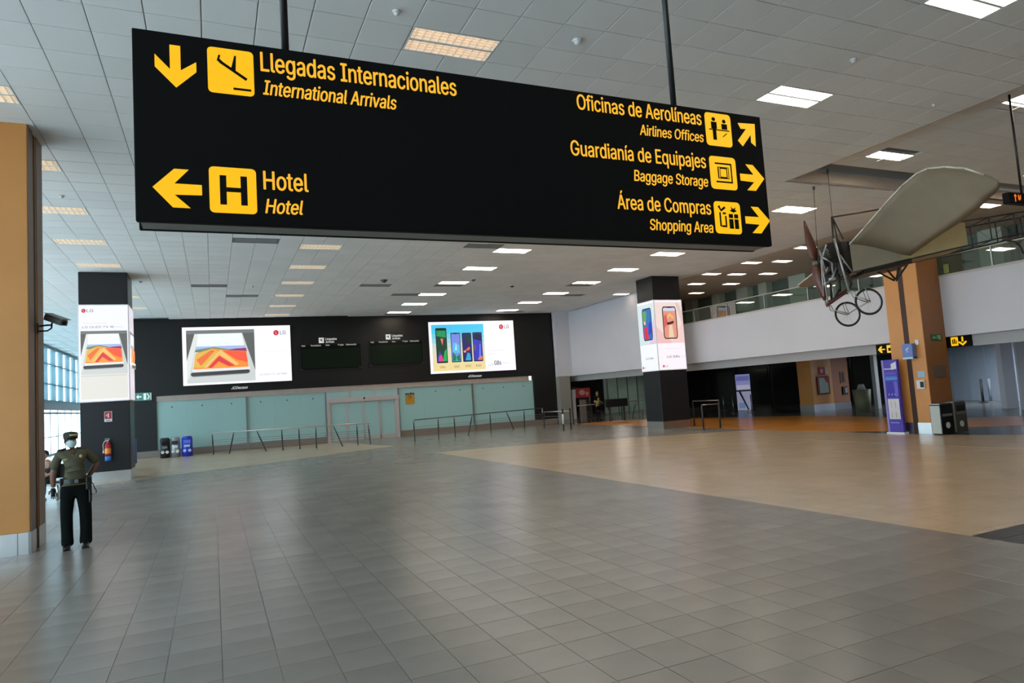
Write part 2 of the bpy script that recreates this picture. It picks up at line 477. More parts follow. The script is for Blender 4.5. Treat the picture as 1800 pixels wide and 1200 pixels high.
slab('orange_paving', [[(18.6, 33.5), (18.45, 22.5), (18.45, 16.0), (19.3, 14.5), (21.1, 13.3), (24.6, 17.0), (25.6, 23.3), (23.6, 29.0), (21.5, 33.5)],
                       [(21.1, 13.3), (22.3, 12.0), (30.0, 4.0), (33.0, 5.0), (24.6, 16.0), (24.6, 17.0)]], M['floor_orange'], .003)

# ---- ceiling
CP, CQ = .6105, .597
def cw(x, y): return (x, y * (1 - .0019 * (x - 6)))
def cx(i): return i * CP
def cyy(j): return 7.80 + j * CQ
cb = MB().box((-9.3, -14, H + .05), (12.80, 64, H + .25)).box((12.80, 11.63, H + .05), (19.6, 64, H + .25))
ceiling = cb.build('ceiling', M['ceil_grid'], origin=(0, 0, 0)); struct(ceiling)
lamp_cells = {}
LAMPS = []
for i0 in (-6, 4, 14, 24):
    for k in range(-3, 10):
        j0 = 5 * k
        y = cw(cx(i0 + 1), cyy(j0) + CQ / 2)[1]
        if i0 == 24 and y < 12.5: continue
        if y > 35.2 or y < -1: continue
        if i0 == -6 and y > 34: continue
        LAMPS.append((i0, j0)); lamp_cells[(i0, j0)] = 1; lamp_cells[(i0 + 1, j0)] = 1
# vents: (px, py) in the photograph -> grid cell
VENTS = []
for p in ((426, 424), (350, 501), (641, 502), (697, 519), (834, 431), (480, 554), (692, 551), (888, 548), (772, 500), (410, 520), (1008, 518), (998, 501)):
    q = fl(p[0], p[1], H); i = int(math.floor(q.x / CP)); j = int(math.floor((q.y / (1 - .0019 * (q.x - 6)) - 7.80) / CQ))
    if (i, j) in lamp_cells or (i + 1, j) in lamp_cells: continue
    VENTS.append((i, j)); lamp_cells[(i, j)] = 1; lamp_cells[(i + 1, j)] = 1
def ceil_tile_mesh():
    mb = MB(); a, b = CP / 2 - .005, CQ / 2 - .005
    lo = [(-a, -b), (a, -b), (a, b), (-a, b)]; hi = [(-a + .006, -b + .006), (a - .006, -b + .006), (a - .006, b - .006), (-a + .006, b - .006)]
    mb.add([(x, y, .05) for x, y in lo] + [(x, y, .003) for x, y in lo] + [(x, y, 0) for x, y in hi],
           [(11, 10, 9, 8)] + [(4 + i, 8 + i, 8 + (i + 1) % 4, 4 + (i + 1) % 4) for i in range(4)] + [(i, 4 + i, 4 + (i + 1) % 4, (i + 1) % 4) for i in range(4)])
    return mb.mesh('ceiling_tile', M['ceil_tile'])
ctm = ceil_tile_mesh()
ccells = []
for i in range(-15, 32):
    for j in range(-34, 92):
        if (i, j) in lamp_cells: continue
        if i >= 21 and j <= 6: continue
        x, y = cw(cx(i) + CP / 2, cyy(j) + CQ / 2)
        if y < -13.6: continue
        if y > 36.1 and -4.0 < x < 19.6: continue
        vis = in_view(x, y, H)
        ccells.append(((Vector((x, y, H)) - CAMPOS).length + (0 if vis else 1e3), i, j, x, y))
ccells.sort(); cf = MB()
for n, (d, i, j, x, y) in enumerate(ccells):
    sy = 1 - .0019 * (x - 6)
    if n < 290:
        o = bpy.data.objects.new('ceiling_tile', ctm); COL.objects.link(o); o.parent = ceiling
        o.location = (x, y, H + random.uniform(0, .001)); o.scale = (1, sy, 1)
    else:
        a, b = CP / 2 - .005, (CQ / 2 - .005) * sy
        cf.quadbox([(x - a, y - b), (x + a, y - b), (x + a, y + b), (x - a, y + b)], H, H + .05)
t = cf.build('ceiling_tile_field', M['ceil_tile'], ceiling); t['kind'] = 'stuff'
# recess: plain edge boards and raised ceiling with its own tiles
rb = MB().box((12.80, -14, H + .0), (12.86, 11.63, HR)).box((12.80, 11.60, H), (26, 11.70, HR)).box((12.80, -14, H - .004), (12.84, 11.6, H + .02))
rb.build('recess_edge_board', M['gypsum_warm'], ceiling)
MB().box((12.6, -14, HR + .05), (26, 11.9, HR + .2)).build('raised_ceiling_grid', M['ceil_grid'], ceiling)
rf = MB(); RL = []
for (px_, py_) in ((1549, 281), (1765, 193)):
    q = fl(px_, py_, HR); RL.append((q.x, q.y))
RAISED = [(14.65, 10.45), (14.65, 7.46), (14.65, 4.47), (20.75, 10.45), (20.75, 7.46)]
for i in range(21, 43):
    for j in range(-34, 7):
        x, y = cx(i) + CP / 2, 7.55 + j * CQ + CQ / 2
        if y > 11.4 or x > 25.7: continue
        if any(abs(x - a) < .62 and abs(y - b) < .31 for a, b in RAISED): continue
        a, b = CP / 2 - .004, CQ / 2 - .004
        rf.quadbox([(x - a, y - b), (x + a, y - b), (x + a, y + b), (x - a, y + b)], HR, HR + .05)
t = rf.build('raised_ceiling_tile_field', M['ceil_tile'], ceiling); t['kind'] = 'stuff'
# ceiling over the mezzanine
MB().box((19.6, 11.63, H), (26, 64, H + .2)).build('mezzanine_ceiling_board', M['gypsum_warm'], ceiling)

# ---- back wall: black cladding with screens, glass bays under it
def wbox(mb, x0, x1, z0, z1, off0, off1):
    a, b = wall_pt(x0, 0, off0), wall_pt(x1, 0, off0); c, d = wall_pt(x1, 0, off1), wall_pt(x0, 0, off1)
    mb.quadbox([(a.x, a.y), (b.x, b.y), (c.x, c.y), (d.x, d.y)], z0, z1) if off0 > off1 else mb.quadbox([(d.x, d.y), (c.x, c.y), (b.x, b.y), (a.x, a.y)], z0, z1)
    return mb
wb = MB()
wbox(wb, -4.6, 18.62, 2.90, H + .1, 0, -.25)
wbox(wb, -4.6, -2.47, .32, 2.90, 0, -.25)
wbox(wb, 17.22, 18.62, .32, 2.90, 0, -.25)
wall_back = wb.build('wall_back', M['black_panel'], origin=(0, 36.45, 0)); struct(wall_back)
kb = MB()
for a, b in ((-4.6, -2.47), (-2.47, 5.40), (9.23, 17.22), (17.22, 18.62)): wbox(kb, a, b, 0, .32, -.02, -.22)
struct(kb.build('baseboard_back', M['kick'], origin=(0, 36.45, 0)))
lb = MB(); wbox(lb, -2.47, 16.95, 2.64, 2.90, -.03, -.25)
struct(lb.build('trim_1', M['beige_trim'], origin=(0, 36.45, 0)), 'beige lintel above the glass bays')
# glass bays (one window, each pane a part, fittings and mullions parts)
winb = empty('window_2', wall_pt(7.4, 0), 'frosted teal glass bays under the black wall', None); winb['kind'] = 'structure'
def bays(x0, x1, n, z0=.32, z1=2.64):
    for k in range(n):
        a, b = x0 + (x1 - x0) * k / n, x0 + (x1 - x0) * (k + 1) / n
        mb = MB(); wbox(mb, a + .006, b - .006, z0, z1, -.10, -.115); mb.build('pane', M['teal_glass'], winb)
        for zz in (2.34,):
            f = MB(); c = wall_pt(a + (b - a) * .5, zz, -.10); f.cyl(c, c + Vector((0, -.03, 0)), .035, .03, 10); f.build('glass_fitting', M['engine'], winb)
bays(-2.47, 1.52, 3); bays(1.58, 5.40, 3); bays(9.23, 13.43, 3); bays(13.49, 17.22, 3)
for x in (1.55, 13.46):
    mb = MB(); wbox(mb, x - .035, x + .035, 0, 2.64, 0, -.12); mb.build('mullion', M['steel_dark'], winb)
mb = MB(); wbox(mb, 5.37, 5.43, 0, 2.64, 0, -.12); mb.build('mullion', M['steel_dark'], winb)
mb = MB(); wbox(mb, 9.20, 9.26, 0, 2.64, 0, -.12); mb.build('mullion', M['steel_dark'], winb)
# sliding door
dr = empty('door_1', wall_pt(7.3, 0), 'glass sliding door in a pale aluminium frame', None); dr['kind'] = 'structure'
mb = MB(); wbox(mb, 5.43, 9.20, 2.05, 2.28, .12, -.10); mb.build('door_header', M['alu'], dr)
mb = MB(); wbox(mb, 5.43, 5.58, 0, 2.05, .06, -.06); mb.build('jamb', M['alu'], dr)
mb = MB(); wbox(mb, 9.02, 9.20, 0, 2.05, .06, -.06); mb.build('jamb', M['alu'], dr)
for x0, x1, off in ((5.58, 6.44, -.02), (6.46, 7.30, .03), (7.32, 8.16, .03), (8.18, 9.02, -.02)):
    leaf = MB(); wbox(leaf, x0, x0 + .05, .02, 2.05, off, off - .04); wbox(leaf, x1 - .05, x1, .02, 2.05, off, off - .04)
    wbox(leaf, x0, x1, .02, .22, off, off - .04); wbox(leaf, x0, x1, 1.99, 2.05, off, off - .04)
    lf = leaf.build('door_leaf', M['alu'], dr)
    g = MB(); wbox(g, x0 + .05, x1 - .05, .22, 1.99, off - .015, off - .025); g.build('pane', M['teal_glass'], lf)
for k, (x0, x1) in enumerate(((5.46, 6.62), (6.70, 7.88), (7.96, 9.17))):
    mb = MB(); wbox(mb, x0, x1, 2.30, 2.62, -.05, -.065); mb.build('transom_pane', M['teal_glass'], dr)
mb = MB()
for x in (6.66, 7.92): wbox(mb, x - .04, x + .04, 2.28, 2.64, -.02, -.1)
mb.build('transom_bar', M['alu'], dr)
mb = MB(); c = wall_pt(7.35, 2.2, .12); mb.cyl(c, c + Vector((0, -.05, 0)), .05, .05, 12); mb.build('door_sensor', M['dark'], dr)
# lit corridor behind the glass
cr = MB().box((-4.6, 40.9, 0), (18.6, 41.0, 3.4)).box((-4.6, 36.9, 3.3), (18.6, 41.0, 3.4)).box((-4.7, 36.9, 0), (-4.6, 41.0, 3.4)).box((18.6, 36.9, 0), (18.7, 41.0, 3.4))
struct(cr.build('wall_corridor', M['white_wall'], origin=(7, 40.9, 0)))
for k in range(6):
    o = MB().box((-3.2 + k * 4, 38.7, 3.24), (-1.6 + k * 4, 39.2, 3.30)).build('corridor_light', mat('corridor_lamp', (.9, .9, .9), .5, emit=12, ecol=(.85, .97, 1.0)) if k == 0 else bpy.data.materials['corridor_lamp'], origin=(-2.4 + k * 4, 39, 3.27))
    tag(o, '%s corridor light panel from the left, behind the frosted glass' % ['first', 'second', 'third', 'fourth', 'fifth', 'last'][k], 'light', 'corridor lights behind the glass')

# ---- left window wall
x = -9.0
wl = MB().box((-9.3, -14, 2.75), (-9.0, 62, 3.3)).box((-9.3, -14, 6.45), (-9.0, 62, 6.9)).box((-9.3, 61.7, 0), (-4, 62, 6.9))
struct(wl.build('wall_left', M['white_frame'], origin=(-9.1, 24, 0)))
wf = MB()
zs = (3.3, 4.3, 5.5, 6.45)
pitch = 2.26
ys = [ -14 + 1.0 + k * pitch for k in range(34)]
for z in zs: wf.box((-9.12, -14, z - .04), (-8.92, 61.7, z + .04))
win1 = wf.build('window_1', M['mullion'], origin=(-9.0, 24, 0)); struct(win1, 'tall glazed wall with pale blue mullions')
for k in range(33):
    mb = MB()
    mb.box((-9.05, ys[k] + 1.05, 3.3), (-8.95, ys[k] + pitch, 6.45))
    mb.build('fritted_pane', M['fritted'], win1)
for k in range(33):
    if ys[k] < 30: continue
    for z0, z1 in zip(zs[:-1], zs[1:]):
        MB().box((-9.08, ys[k] + .0, z0 + .05), (-9.06, ys[k] + 1.05, z1 - .05)).build('pane', M['pane'], win1)
# glazed doors below
d2 = empty('door_2', (-9.0, 48, 0), 'row of white framed glass doors along the window wall', None); d2['kind'] = 'structure'
for k in range(16):
    y0 = -10 + k * 4.5
    f = MB()
    for yy in (y0, y0 + 2.2): f.box((-9.08, yy, 0), (-8.95, yy + .22, 2.75))
    for z in (0, 1.1, 2.5): f.box((-9.06, y0, z), (-8.97, y0 + 4.5, z + (.12 if z != 1.1 else .05)))
    fr = f.build('door_frame', M['white_frame'], d2)
    for yy in (y0 + .22, y0 + 2.42): MB().box((-9.03, yy, .12), (-9.02, yy + 1.98, 2.5)).build('pane', M['pane'], fr)

# ---- unseen wall added behind the camera to cut light and bounce
struct(MB().box((-9.3, -14.3, 0), (40, -14, 7.1)).build('wall_front', mat('dim_front_wall', (.16, .15, .14), .8), origin=(10, -14, 0)))
# ---- mezzanine side
mw = MB().box((19.6, -14, 2.75), (19.8, 26.2, 4.50)).box((19.6, 26.2, 2.75), (19.8, 64, H + .1))
mw.box((18.63, 35.2, 2.76), (19.62, 35.5, H + .1))
struct(mw.build('wall_right', M['white_wall'], origin=(19.7, 15, 2.75)), 'white mezzanine parapet wall')
tr = MB().box((19.95, -14, 2.43), (20.10, 40, 2.80))
struct(tr.build('trim_2', mat('grey_bulkhead', (.47, .46, .46), .6), origin=(20, 10, 2.5)), 'grey bulkhead strip under the mezzanine')
tr = MB().box((19.62, -14, 2.76), (20.6, 64, 2.80)); struct(tr.build('trim_3', M['beige_trim'], origin=(20, 10, 2.76)), 'soffit under the mezzanine edge')
struct(MB().box((19.58, -14, 4.50), (19.84, 26.2, 4.56)).build('trim_4', M['gypsum'], origin=(19.7, 10, 4.5)), 'coping of the mezzanine parapet')
struct(MB().box((19.8, -14, 4.0), (40, 64, 4.2)).build('floor_mezzanine', M['gypsum'], origin=(25, 20, 4.0)))
ub = MB().box((20.1, -14, 2.95), (40, 64, 3.05))
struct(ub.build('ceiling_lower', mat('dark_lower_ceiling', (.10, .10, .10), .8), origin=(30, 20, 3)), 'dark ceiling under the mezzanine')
mz = empty('glass_balustrade', (19.7, 10, 4.56), 'green glass balustrade along the mezzanine edge', 'balustrade')
yy = 26.0
while yy > 1.0:
    MB().box((19.69, yy - 2.08, 4.56), (19.705, yy - .02, 5.10)).build('glass_panel', M['rail_glass'], mz)
    MB().box((19.67, yy - .02, 4.5), (19.73, yy + .015, 5.12)).build('baluster', M['silver'], mz)
    yy -= 2.1
MB().cyl((19.7, 0, 5.13), (19.7, 26.2, 5.13), .022, n=8).build('handrail', mat('pale_rail', (.55, .57, .50), .4, .2), mz)
bw = MB().box((25.5, -14, 4.2), (25.7, 64, H + .3)); wr = bw.build('wall_mezzanine', M['mezz_wall'], origin=(25.6, 20, 4.2)); struct(wr)
for k, (y0, w_) in enumerate(((30.5, .7), (28.3, .6), (26.2, .8), (24.9, .55), (22.5, 1.0), (20.9, .6), (18.2, .5), (14.0, .8), (10.2, .6))):
    MB().box((25.1, y0, 4.2), (25.5, y0 + w_, H)).build('pilaster', M['mezz_col'], wr)
mb = MB()
for k in range(14): mb.box((25.42, 8 + k * 1.9, 4.2), (25.5, 8.06 + k * 1.9, H))
mb.box((25.4, -14, 6.0), (25.5, 40, 6.15)); mb.build('shopfront_frame', mat('dark_green_frame', (.06, .08, .06), .5), wr)
struct(MB().box((19.8, 44, 4.2), (26, 44.2, H)).build('wall_mezzanine_end', M['mezz_wall'], origin=(22, 44, 4.2)))

# ---- under the mezzanine: dark shop fronts, shutter, white partition
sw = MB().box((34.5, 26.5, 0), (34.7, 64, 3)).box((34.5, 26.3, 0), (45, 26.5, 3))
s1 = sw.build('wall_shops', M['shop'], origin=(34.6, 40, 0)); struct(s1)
for k in range(5):
    y0 = 28.2 + k * 3.2
    MB().box((34.44, y0, 0), (34.5, y0 + .08, 2.9)).build('shopfront_mullion', M['black_gloss'], s1)
    MB().box((34.46, y0 + .2, .1), (34.49, y0 + 3.0, 2.5)).build('shop_glass', M['black_gloss'], s1)
a, b = fl(1676, 702.5), fl(1775, 704)
dv = (Vector((b.x, b.y)) - Vector((a.x, a.y))).normalized(); nv = Vector((dv.y, -dv.x))
a2 = Vector((a.x, a.y)) - dv * .5; b2 = Vector((b.x, b.y)) + dv * 7
mb = MB().quadbox([(a2.x, a2.y), (b2.x, b2.y), (b2.x + .25, b2.y + .3), (a2.x + .25, a2.y + .3)], 0, 3.0)
sh = mb.build('wall_shutter', M['bluegrey'], origin=(36.5, 22, 0)); struct(sh, 'blue grey roller shutter wall')
for k in range(5):
    p = a2 + dv * (.7 + k * 1.35); q = p + dv * .06
    MB().quadbox([(p.x - .05, p.y - .03), (q.x - .05, q.y - .03), (q.x, q.y), (p.x, p.y)], 0, 2.95).build('shutter_joint', M['mullion'], sh)
pa, pb = fl(1771, 718), fl(1782, 717)
mb = MB().quadbox([(pa.x, pa.y), (pa.x + .35, pa.y - .25), (pa.x + .75, pa.y + .2), (pa.x + .4, pa.y + .45)], 0, 2.93)
mb.quadbox([(28.9, 16.1), (31.6, 11.4), (31.8, 11.5), (29.1, 16.3)], 0, 2.9)
struct(mb.build('wall_partition', M['white_wall'], origin=(29.5, 16.5, 0)), 'white partition wall by the blue grey shutter')
# dim hall beyond the left end of the mezzanine
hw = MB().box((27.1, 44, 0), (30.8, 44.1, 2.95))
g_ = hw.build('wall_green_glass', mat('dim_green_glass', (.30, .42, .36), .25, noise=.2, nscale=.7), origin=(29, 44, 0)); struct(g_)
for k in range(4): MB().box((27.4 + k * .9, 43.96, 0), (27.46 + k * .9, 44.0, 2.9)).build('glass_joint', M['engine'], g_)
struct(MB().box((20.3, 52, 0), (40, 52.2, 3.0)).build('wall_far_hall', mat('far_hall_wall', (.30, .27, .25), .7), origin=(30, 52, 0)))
jp = fl(990, 748)
struct(MB().box((18.66, 35.15, 0), (19.38, 35.6, 2.76)).build('wall_pier', mat('grey_concrete_pier', (.28, .28, .25), .6), origin=(20, 35.6, 0)))
struct(MB().box((40, -14, 0), (40.2, 64, 3.05)).box((19.8, 63.8, 0), (40, 64, 7)).build('wall_far_right', M['white_wall'], origin=(40, 20, 0)))
struct(MB().box((-9.3, 63.8, 0), (19.8, 64, 7)).box((18.62, 36.0, 0), (18.8, 63.8, 7)).build('wall_far_left', M['white_wall'], origin=(0, 63.9, 0)))

# ================================================================ CEILING LIGHTS AND FITTINGS
def lamp_mesh_parts(root, L, W_, louvre, mlamp):
    """troffer of two lit halves; local coordinates, underside at z = 0"""
    f = MB(); a, b = L / 2, W_ / 2; t = .02
    f.box((-a, -b, 0), (a, -b + t, .05)).box((-a, b - t, 0), (a, b, .05)).box((-a, -b + t, 0), (-a + t, b - t, .05)).box((a - t, -b + t, 0), (a, b - t, .05))
    f.box((-a + t, -.022, -.002), (a - t, .022, .05))
    f.build('lamp_frame', M['frame_w'], root, local=True)
    for s in (-1, 1):
        y0, y1 = (.022, b - t) if s > 0 else (-b + t, -.022)
        MB().box((-a + t, y0, .040 if louvre else .006), (a - t, y1, .048)).build('diffuser', mlamp, root, local=True)
    if louvre:
        lv = MB(); n = 11
        for k in range(n):
            xx = -a + t + (2 * a - 2 * t) * (k + .5) / n
            for s in (-1, 1):
                y0, y1 = (.022, b - t) if s > 0 else (-b + t, -.022)
                lv.box((xx - .003, y0, .0), (xx + .003, y1, .038))
        for s in (-1, 1):
            for q_ in (.25, .5, .75):
                yq = s * (.022 + (b - t - .022) * q_); lv.box((-a + t, yq - .003, .004), (a - t, yq + .003, .036))
        lv.build('louvre', M['louvre'], root, local=True)
rowname = {-6: 'row nearest the window wall', 4: 'second row from the window wall', 14: 'third row, over mid hall', 24: 'fourth row, nearest the mezzanine'}
protos = {}
ordn = ['nearest', 'second', 'third', 'fourth', 'fifth', 'sixth', 'seventh', 'eighth', 'ninth', 'tenth', 'eleventh', 'twelfth', 'thirteenth']
cnt = {}
for (i0, j0) in LAMPS:
    x, y = cw(cx(i0 + 1), cyy(j0) + CQ / 2)
    kind = 'L' if i0 <= 4 else 'D'
    vis = in_view(x, y, H, -5); k = cnt.get(i0, 0); cnt[i0] = k + (1 if vis else 0)
    mlamp = {-6: 'lamp_dim', 4: 'lamp_dim', 14: 'lamp', 24: 'lamp'}[i0]
    if i0 == 4 and j0 == 0: mlamp = 'lamp_near'
    lab = '%s light panel, %s of the %s' % ('louvred twin' if kind == 'L' else 'twin', ordn[k] if vis else 'hidden %s' % ordn[j0 // 5 + 3], rowname[i0])
    if (kind, mlamp) not in protos:
        r = empty('ceiling_light', (x, y, H), lab, 'ceiling light', 'ceiling light panels')
        lamp_mesh_parts(r, 2 * CP - .02, CQ * (1 - .0019 * (x - 6)) - .01, kind == 'L', M[mlamp]); protos[(kind, mlamp)] = r
    else:
        r = copy_tree(protos[(kind, mlamp)]); r.location = (x, y, H); r['label'] = lab
pd = protos[('D', 'lamp')]
for k, (x, y) in enumerate(RAISED):
    r = copy_tree(pd); r.location = (x, y, HR)
    r['label'] = ['light panel in the raised recess, above the aircraft nose', 'light panel in the raised recess, above the aircraft wing', 'light panel in the raised recess, nearest the camera',
                  'light panel in the raised recess, beyond the aircraft tail', 'light panel in the raised recess, over the far right'][k]
    r['group'] = 'light panels in the raised recess'
mzp = None
for k, (px_, py_) in enumerate(sorted(((1393, 433), (1300, 460), (1228, 480), (1295, 481), (1350, 480), (1224, 498), (1285, 498), (1224, 514), (1375, 458), (1113, 516), (1735, 360)), key=lambda p: fl(p[0], p[1], H).length)):
    q = fl(px_, py_, H); x = max(q.x, 20.1) if px_ != 1113 else 19.0
    lab = 'small warm light panel over the mezzanine, %s from the camera' % ordn[k].replace('nearest', 'first')
    if mzp is None:
        mzp = empty('mezzanine_light', (x, q.y, H - .03), lab, 'ceiling light', 'small lights over the mezzanine')
        MB().box((-.42, -.20, .0), (.42, .20, .03)).build('lamp_frame', M['frame_w'], mzp, local=True)
        MB().box((-.39, -.17, -.004), (.39, .17, .0)).build('diffuser', M['lamp_w'], mzp, local=True)
    else:
        r = copy_tree(mzp); r.location = (x, q.y, H - .03); r['label'] = lab
def pxx(x, y, z): d = Vector((x, y, z)) - CAMPOS; return d.dot(RIGHT) / d.dot(FWD)
VENTS.sort(key=lambda c: pxx(*cw(cx(c[0] + 1), cyy(c[1])), H))
for k, (i, j) in enumerate(VENTS):
    x, y = cw(cx(i + 1), cyy(j) + CQ / 2); q = (Vector((x, y, H)) - CAMPOS)
    r = empty('air_vent', (x, y, H), 'grey slatted air vent in the tiled ceiling, %s from the left' % ('first' if k == 0 else ordn[k]), 'air vent', 'air vents in the ceiling')
    f = MB(); a, b = CP - .01, .28
    f.box((-a, -b, 0), (a, -b + .05, .012)).box((-a, b - .05, 0), (a, b, .012)).box((-a, -b + .05, 0), (-a + .05, b - .05, .012)).box((a - .05, -b + .05, 0), (a, b - .05, .012))
    f.build('vent_frame', M['ceil_grid'], r, local=True)
    s_ = MB()
    for n in range(8): s_.box((-a + .05, -b + .07 + n * .058, .002), (a - .05, -b + .09 + n * .058, .012))
    s_.build('vent_slats', M['vent'], r, local=True)
for k, (px_, py_, r_) in enumerate(((1015, 70, .07), (697, 19, .05), (108, 344, .05), (675, 492, .14), (832, 490, .12), (900, 501, .13), (246, 494, .08), (443, 503, .08), (480, 520, .08), (1500, 104, .05), (1641, 183, .03))):
    q = fl(px_, py_, H)
    r = empty('ceiling_detector', (q.x, q.y, H), '%s ceiling %s, %s' % ('dark domed' if r_ > .1 else 'small grey', 'camera' if r_ > .1 else 'smoke detector', ['beside the large warm light above the sign', 'over the left half of the sign', 'near the window side light rows', 'over the middle of the black wall', 'beside the fourth row lights', 'right of the third row of lights', 'by the top of the left column', 'over the left screen', 'over the dark flight board', 'at the right of the near lights', 'by the recess edge'][k]), 'detector')
    MB().cyl((0, 0, 0), (0, 0, -.03), r_, r_ * .9, 16).build('detector_base', M['frame_w'] if k != 3 else M['engine'], r, local=True)
    MB().sph((0, 0, -.03), r_ * .72, 14, (1, 1, .8)).build('detector_dome', M['engine'] if r_ > .1 else M['white'], r, local=True)

# ================================================================ HANGING DIRECTION SIGN
SY = 4.2
sg = empty('hanging_sign', (1.98, SY + .1, 3.0), 'large black hanging sign with yellow arrows for arrivals, hotel, airline offices and shops', 'sign')
SX0, SX1, SZ0, SZ1 = -.365, 4.345, 3.0, 4.125
MB().bbox((SX0, SY, SZ0 + .0), (SX1, SY + .045, SZ1), .006).build('face_panel', M['sign_black'], sg)
MB().box((SX0 + .02, SY + .045, SZ0 + .004), (SX1 - .02, SY + .20, SZ1 - .01)).build('housing', M['sign_side'], sg)
MB().bbox((SX0, SY + .20, SZ0), (SX1, SY + .235, SZ1), .006).build('back_panel', M['sign_black'], sg)
for xx in (on_y(501, 80, SY + .11).x, on_y(1183, 172, SY + .11).x):
    MB().cyl((xx, SY + .11, SZ1 - .01), (xx, SY + .11, H + .01), .024, n=14).build('suspension_rod', M['rod'], sg)
    MB().cyl((xx, SY + .11, SZ1 - .01), (xx, SY + .11, SZ1 + .03), .05, n=14).build('rod_collar', M['rod'], sg)
def sp(x, y): q = on_y(x, y, SY); return q.x, q.z
def stext(t, xl, yl, xr, yr, cap, shear=0.0, bold=0.0):
    a = sp(xl, yl); b = sp(xr, yr); c = sp(xl, yl - cap)
    z = (a[1] + b[1]) / 2
    A = Art((0, SY, 0), (1, 0, 0), (0, 0, 1), (0, -1, 0), .001); A.k = 2; A.text(t, a[0], z, b[0], c[1] - a[1], M['text'], shear, bold)
    A.build('lettering', sg)['label'] = 'lettering reading ' + t
stext('Llegadas Internacionales', 459, 130, 802, 164, 33, 0, .020)
stext('International Arrivals', 463, 168, 697, 191, 25, .22, .024)
stext('Hotel', 464, 333, 542, 337, 32, 0, .020)
stext('Hotel', 467, 375, 533, 377, 25, .22, .024)
stext('Oficinas de Aerolíneas', 1015, 193, 1233, 219, 26, 0, .020)
stext('Airlines Offices', 1125, 237, 1237, 250, 18, .15, .024)
stext('Guardianía de Equipajes', 1004, 272, 1241, 296, 26, 0, .020)
stext('Baggage Storage', 1115, 317, 1245, 329, 19, .12, .024)
stext('Área de Compras', 1086, 367, 1250, 377, 25, 0, .020)
stext('Shopping Area', 1143, 403, 1254, 410, 19, .12, .024)
def icon_frame(x0, y0, x1, y1):
    a = sp((x0 + x0) / 2, y1); b = sp(x1, y0); c = sp(x0, y0); d = sp(x1, y1)
    return (a[0] + c[0]) / 2, (a[1] + d[1]) / 2, (b[0] + d[0]) / 2, (b[1] + c[1]) / 2
def icon(name, quad, draw):
    (x0, z0, x1, z1) = icon_frame(*quad)
    T = Art((x0, SY, z0), (x1 - x0, 0, 0), (0, 0, z1 - z0), (0, -1, 0), .001)
    T.k = 2; draw(T, (x1 - x0) / (z1 - z0)); T.build(name, sg)
Y = M['yellow']; K = M['sign_black']
def line(T, x0, y0, x1, y1, w, m, r=1.0):
    dx, dy = (x1 - x0), (y1 - y0) / r; l = math.hypot(dx, dy); nx, ny = -dy / l * w / 2, dx / l * w / 2
    T.poly([(x0 + nx, y0 + ny * r), (x1 + nx, y1 + ny * r), (x1 - nx, y1 - ny * r), (x0 - nx, y0 - ny * r)], m)
def plane_icon(T, r):
    T.rrect(0, 0, 1, 1, .1, Y, ax=r)
    line(T, .26, .70, .84, .36, .07, K, r); line(T, .22, .70, .26, .84, .045, K, r); line(T, .30, .68, .22, .74, .07, K, r)
    T.poly([(.50, .56), (.60, .50), (.62, .86), (.58, .86)], K); T.rect(.54, .10, .93, .15, K)
def h_icon(T, r):
    T.rrect(0, 0, 1, 1, .1, Y, ax=r); T.rect(.22, .18, .36, .82, K); T.rect(.66, .18, .80, .82, K); T.rect(.36, .46, .66, .56, K)
def desk_icon(T, r):
    T.rrect(0, 0, 1, 1, .12, Y, ax=r)
    T.disc(.33, .81, .07, K, .06); T.rect(.22, .52, .44, .73, K); T.rect(.26, .18, .40, .52, K)
    T.disc(.72, .77, .07, K, .06); T.rect(.61, .52, .83, .69, K); T.rect(.12, .47, .9, .505, K); T.poly([(.62, .3), (.78, .42), (.8, .40), (.64, .28)], K)
def bag_icon(T, r):
    T.rrect(0, 0, 1, 1, .12, Y, ax=r)
    T.rect(.20, .76, .82, .81, K); T.rect(.78, .25, .83, .81, K); T.rect(.20, .20, .83, .25, K)
    T.rect(.28, .32, .70, .68, K); T.rect(.38, .38, .60, .62, Y); T.rect(.32, .34, .35, .66, Y); T.rect(.63, .34, .66, .66, Y)
def gift_icon(T, r):
    T.rrect(0, 0, 1, 1, .12, Y, ax=r)
    T.poly([(.14, .84), (.22, .88), (.26, .76), (.40, .86), (.44, .80), (.26, .68)], K)
    T.rect(.18, .22, .24, .66, K); T.rect(.24, .20, .44, .26, K); T.rect(.38, .26, .44, .55, K); T.rect(.30, .60, .42, .66, K)
    T.rect(.52, .16, .88, .62, K); T.rect(.68, .16, .72, .62, Y); T.rect(.52, .46, .88, .49, Y)
    T.poly([(.56, .72), (.70, .66), (.84, .72), (.76, .76), (.82, .84), (.70, .78), (.60, .86), (.64, .76)], K)
icon('arrival_icon', (365, 87, 446, 166), plane_icon)
icon('hotel_icon', (368, 295, 451, 375), h_icon)
icon('office_icon', (1240, 200, 1285, 257), desk_icon)
icon('baggage_icon', (1248, 276, 1294, 333), bag_icon)
icon('shopping_icon', (1256, 355, 1302, 411), gift_icon)
down = [(.36, 1), (.62, 1), (.62, .42), (1, .66), (1, .42), (.5, 0), (0, .44), (0, .74), (.36, .42)]
left = [(0, .5), (.40, 0), (.76, 0), (.44, .33), (1, .35), (1, .62), (.44, .62), (.74, 1), (.44, 1)]
def rot_poly(p, k):
    for _ in range(k): p = [(1 - b, a) for a, b in p]
    return p
right = [(1 - a, b) for a, b in left]
diag = [(.12, .95), (1, 1), (.95, .05), (.72, .2), (.74, .52), (.28, 0), (.05, .22), (.52, .74), (.25, .72)]
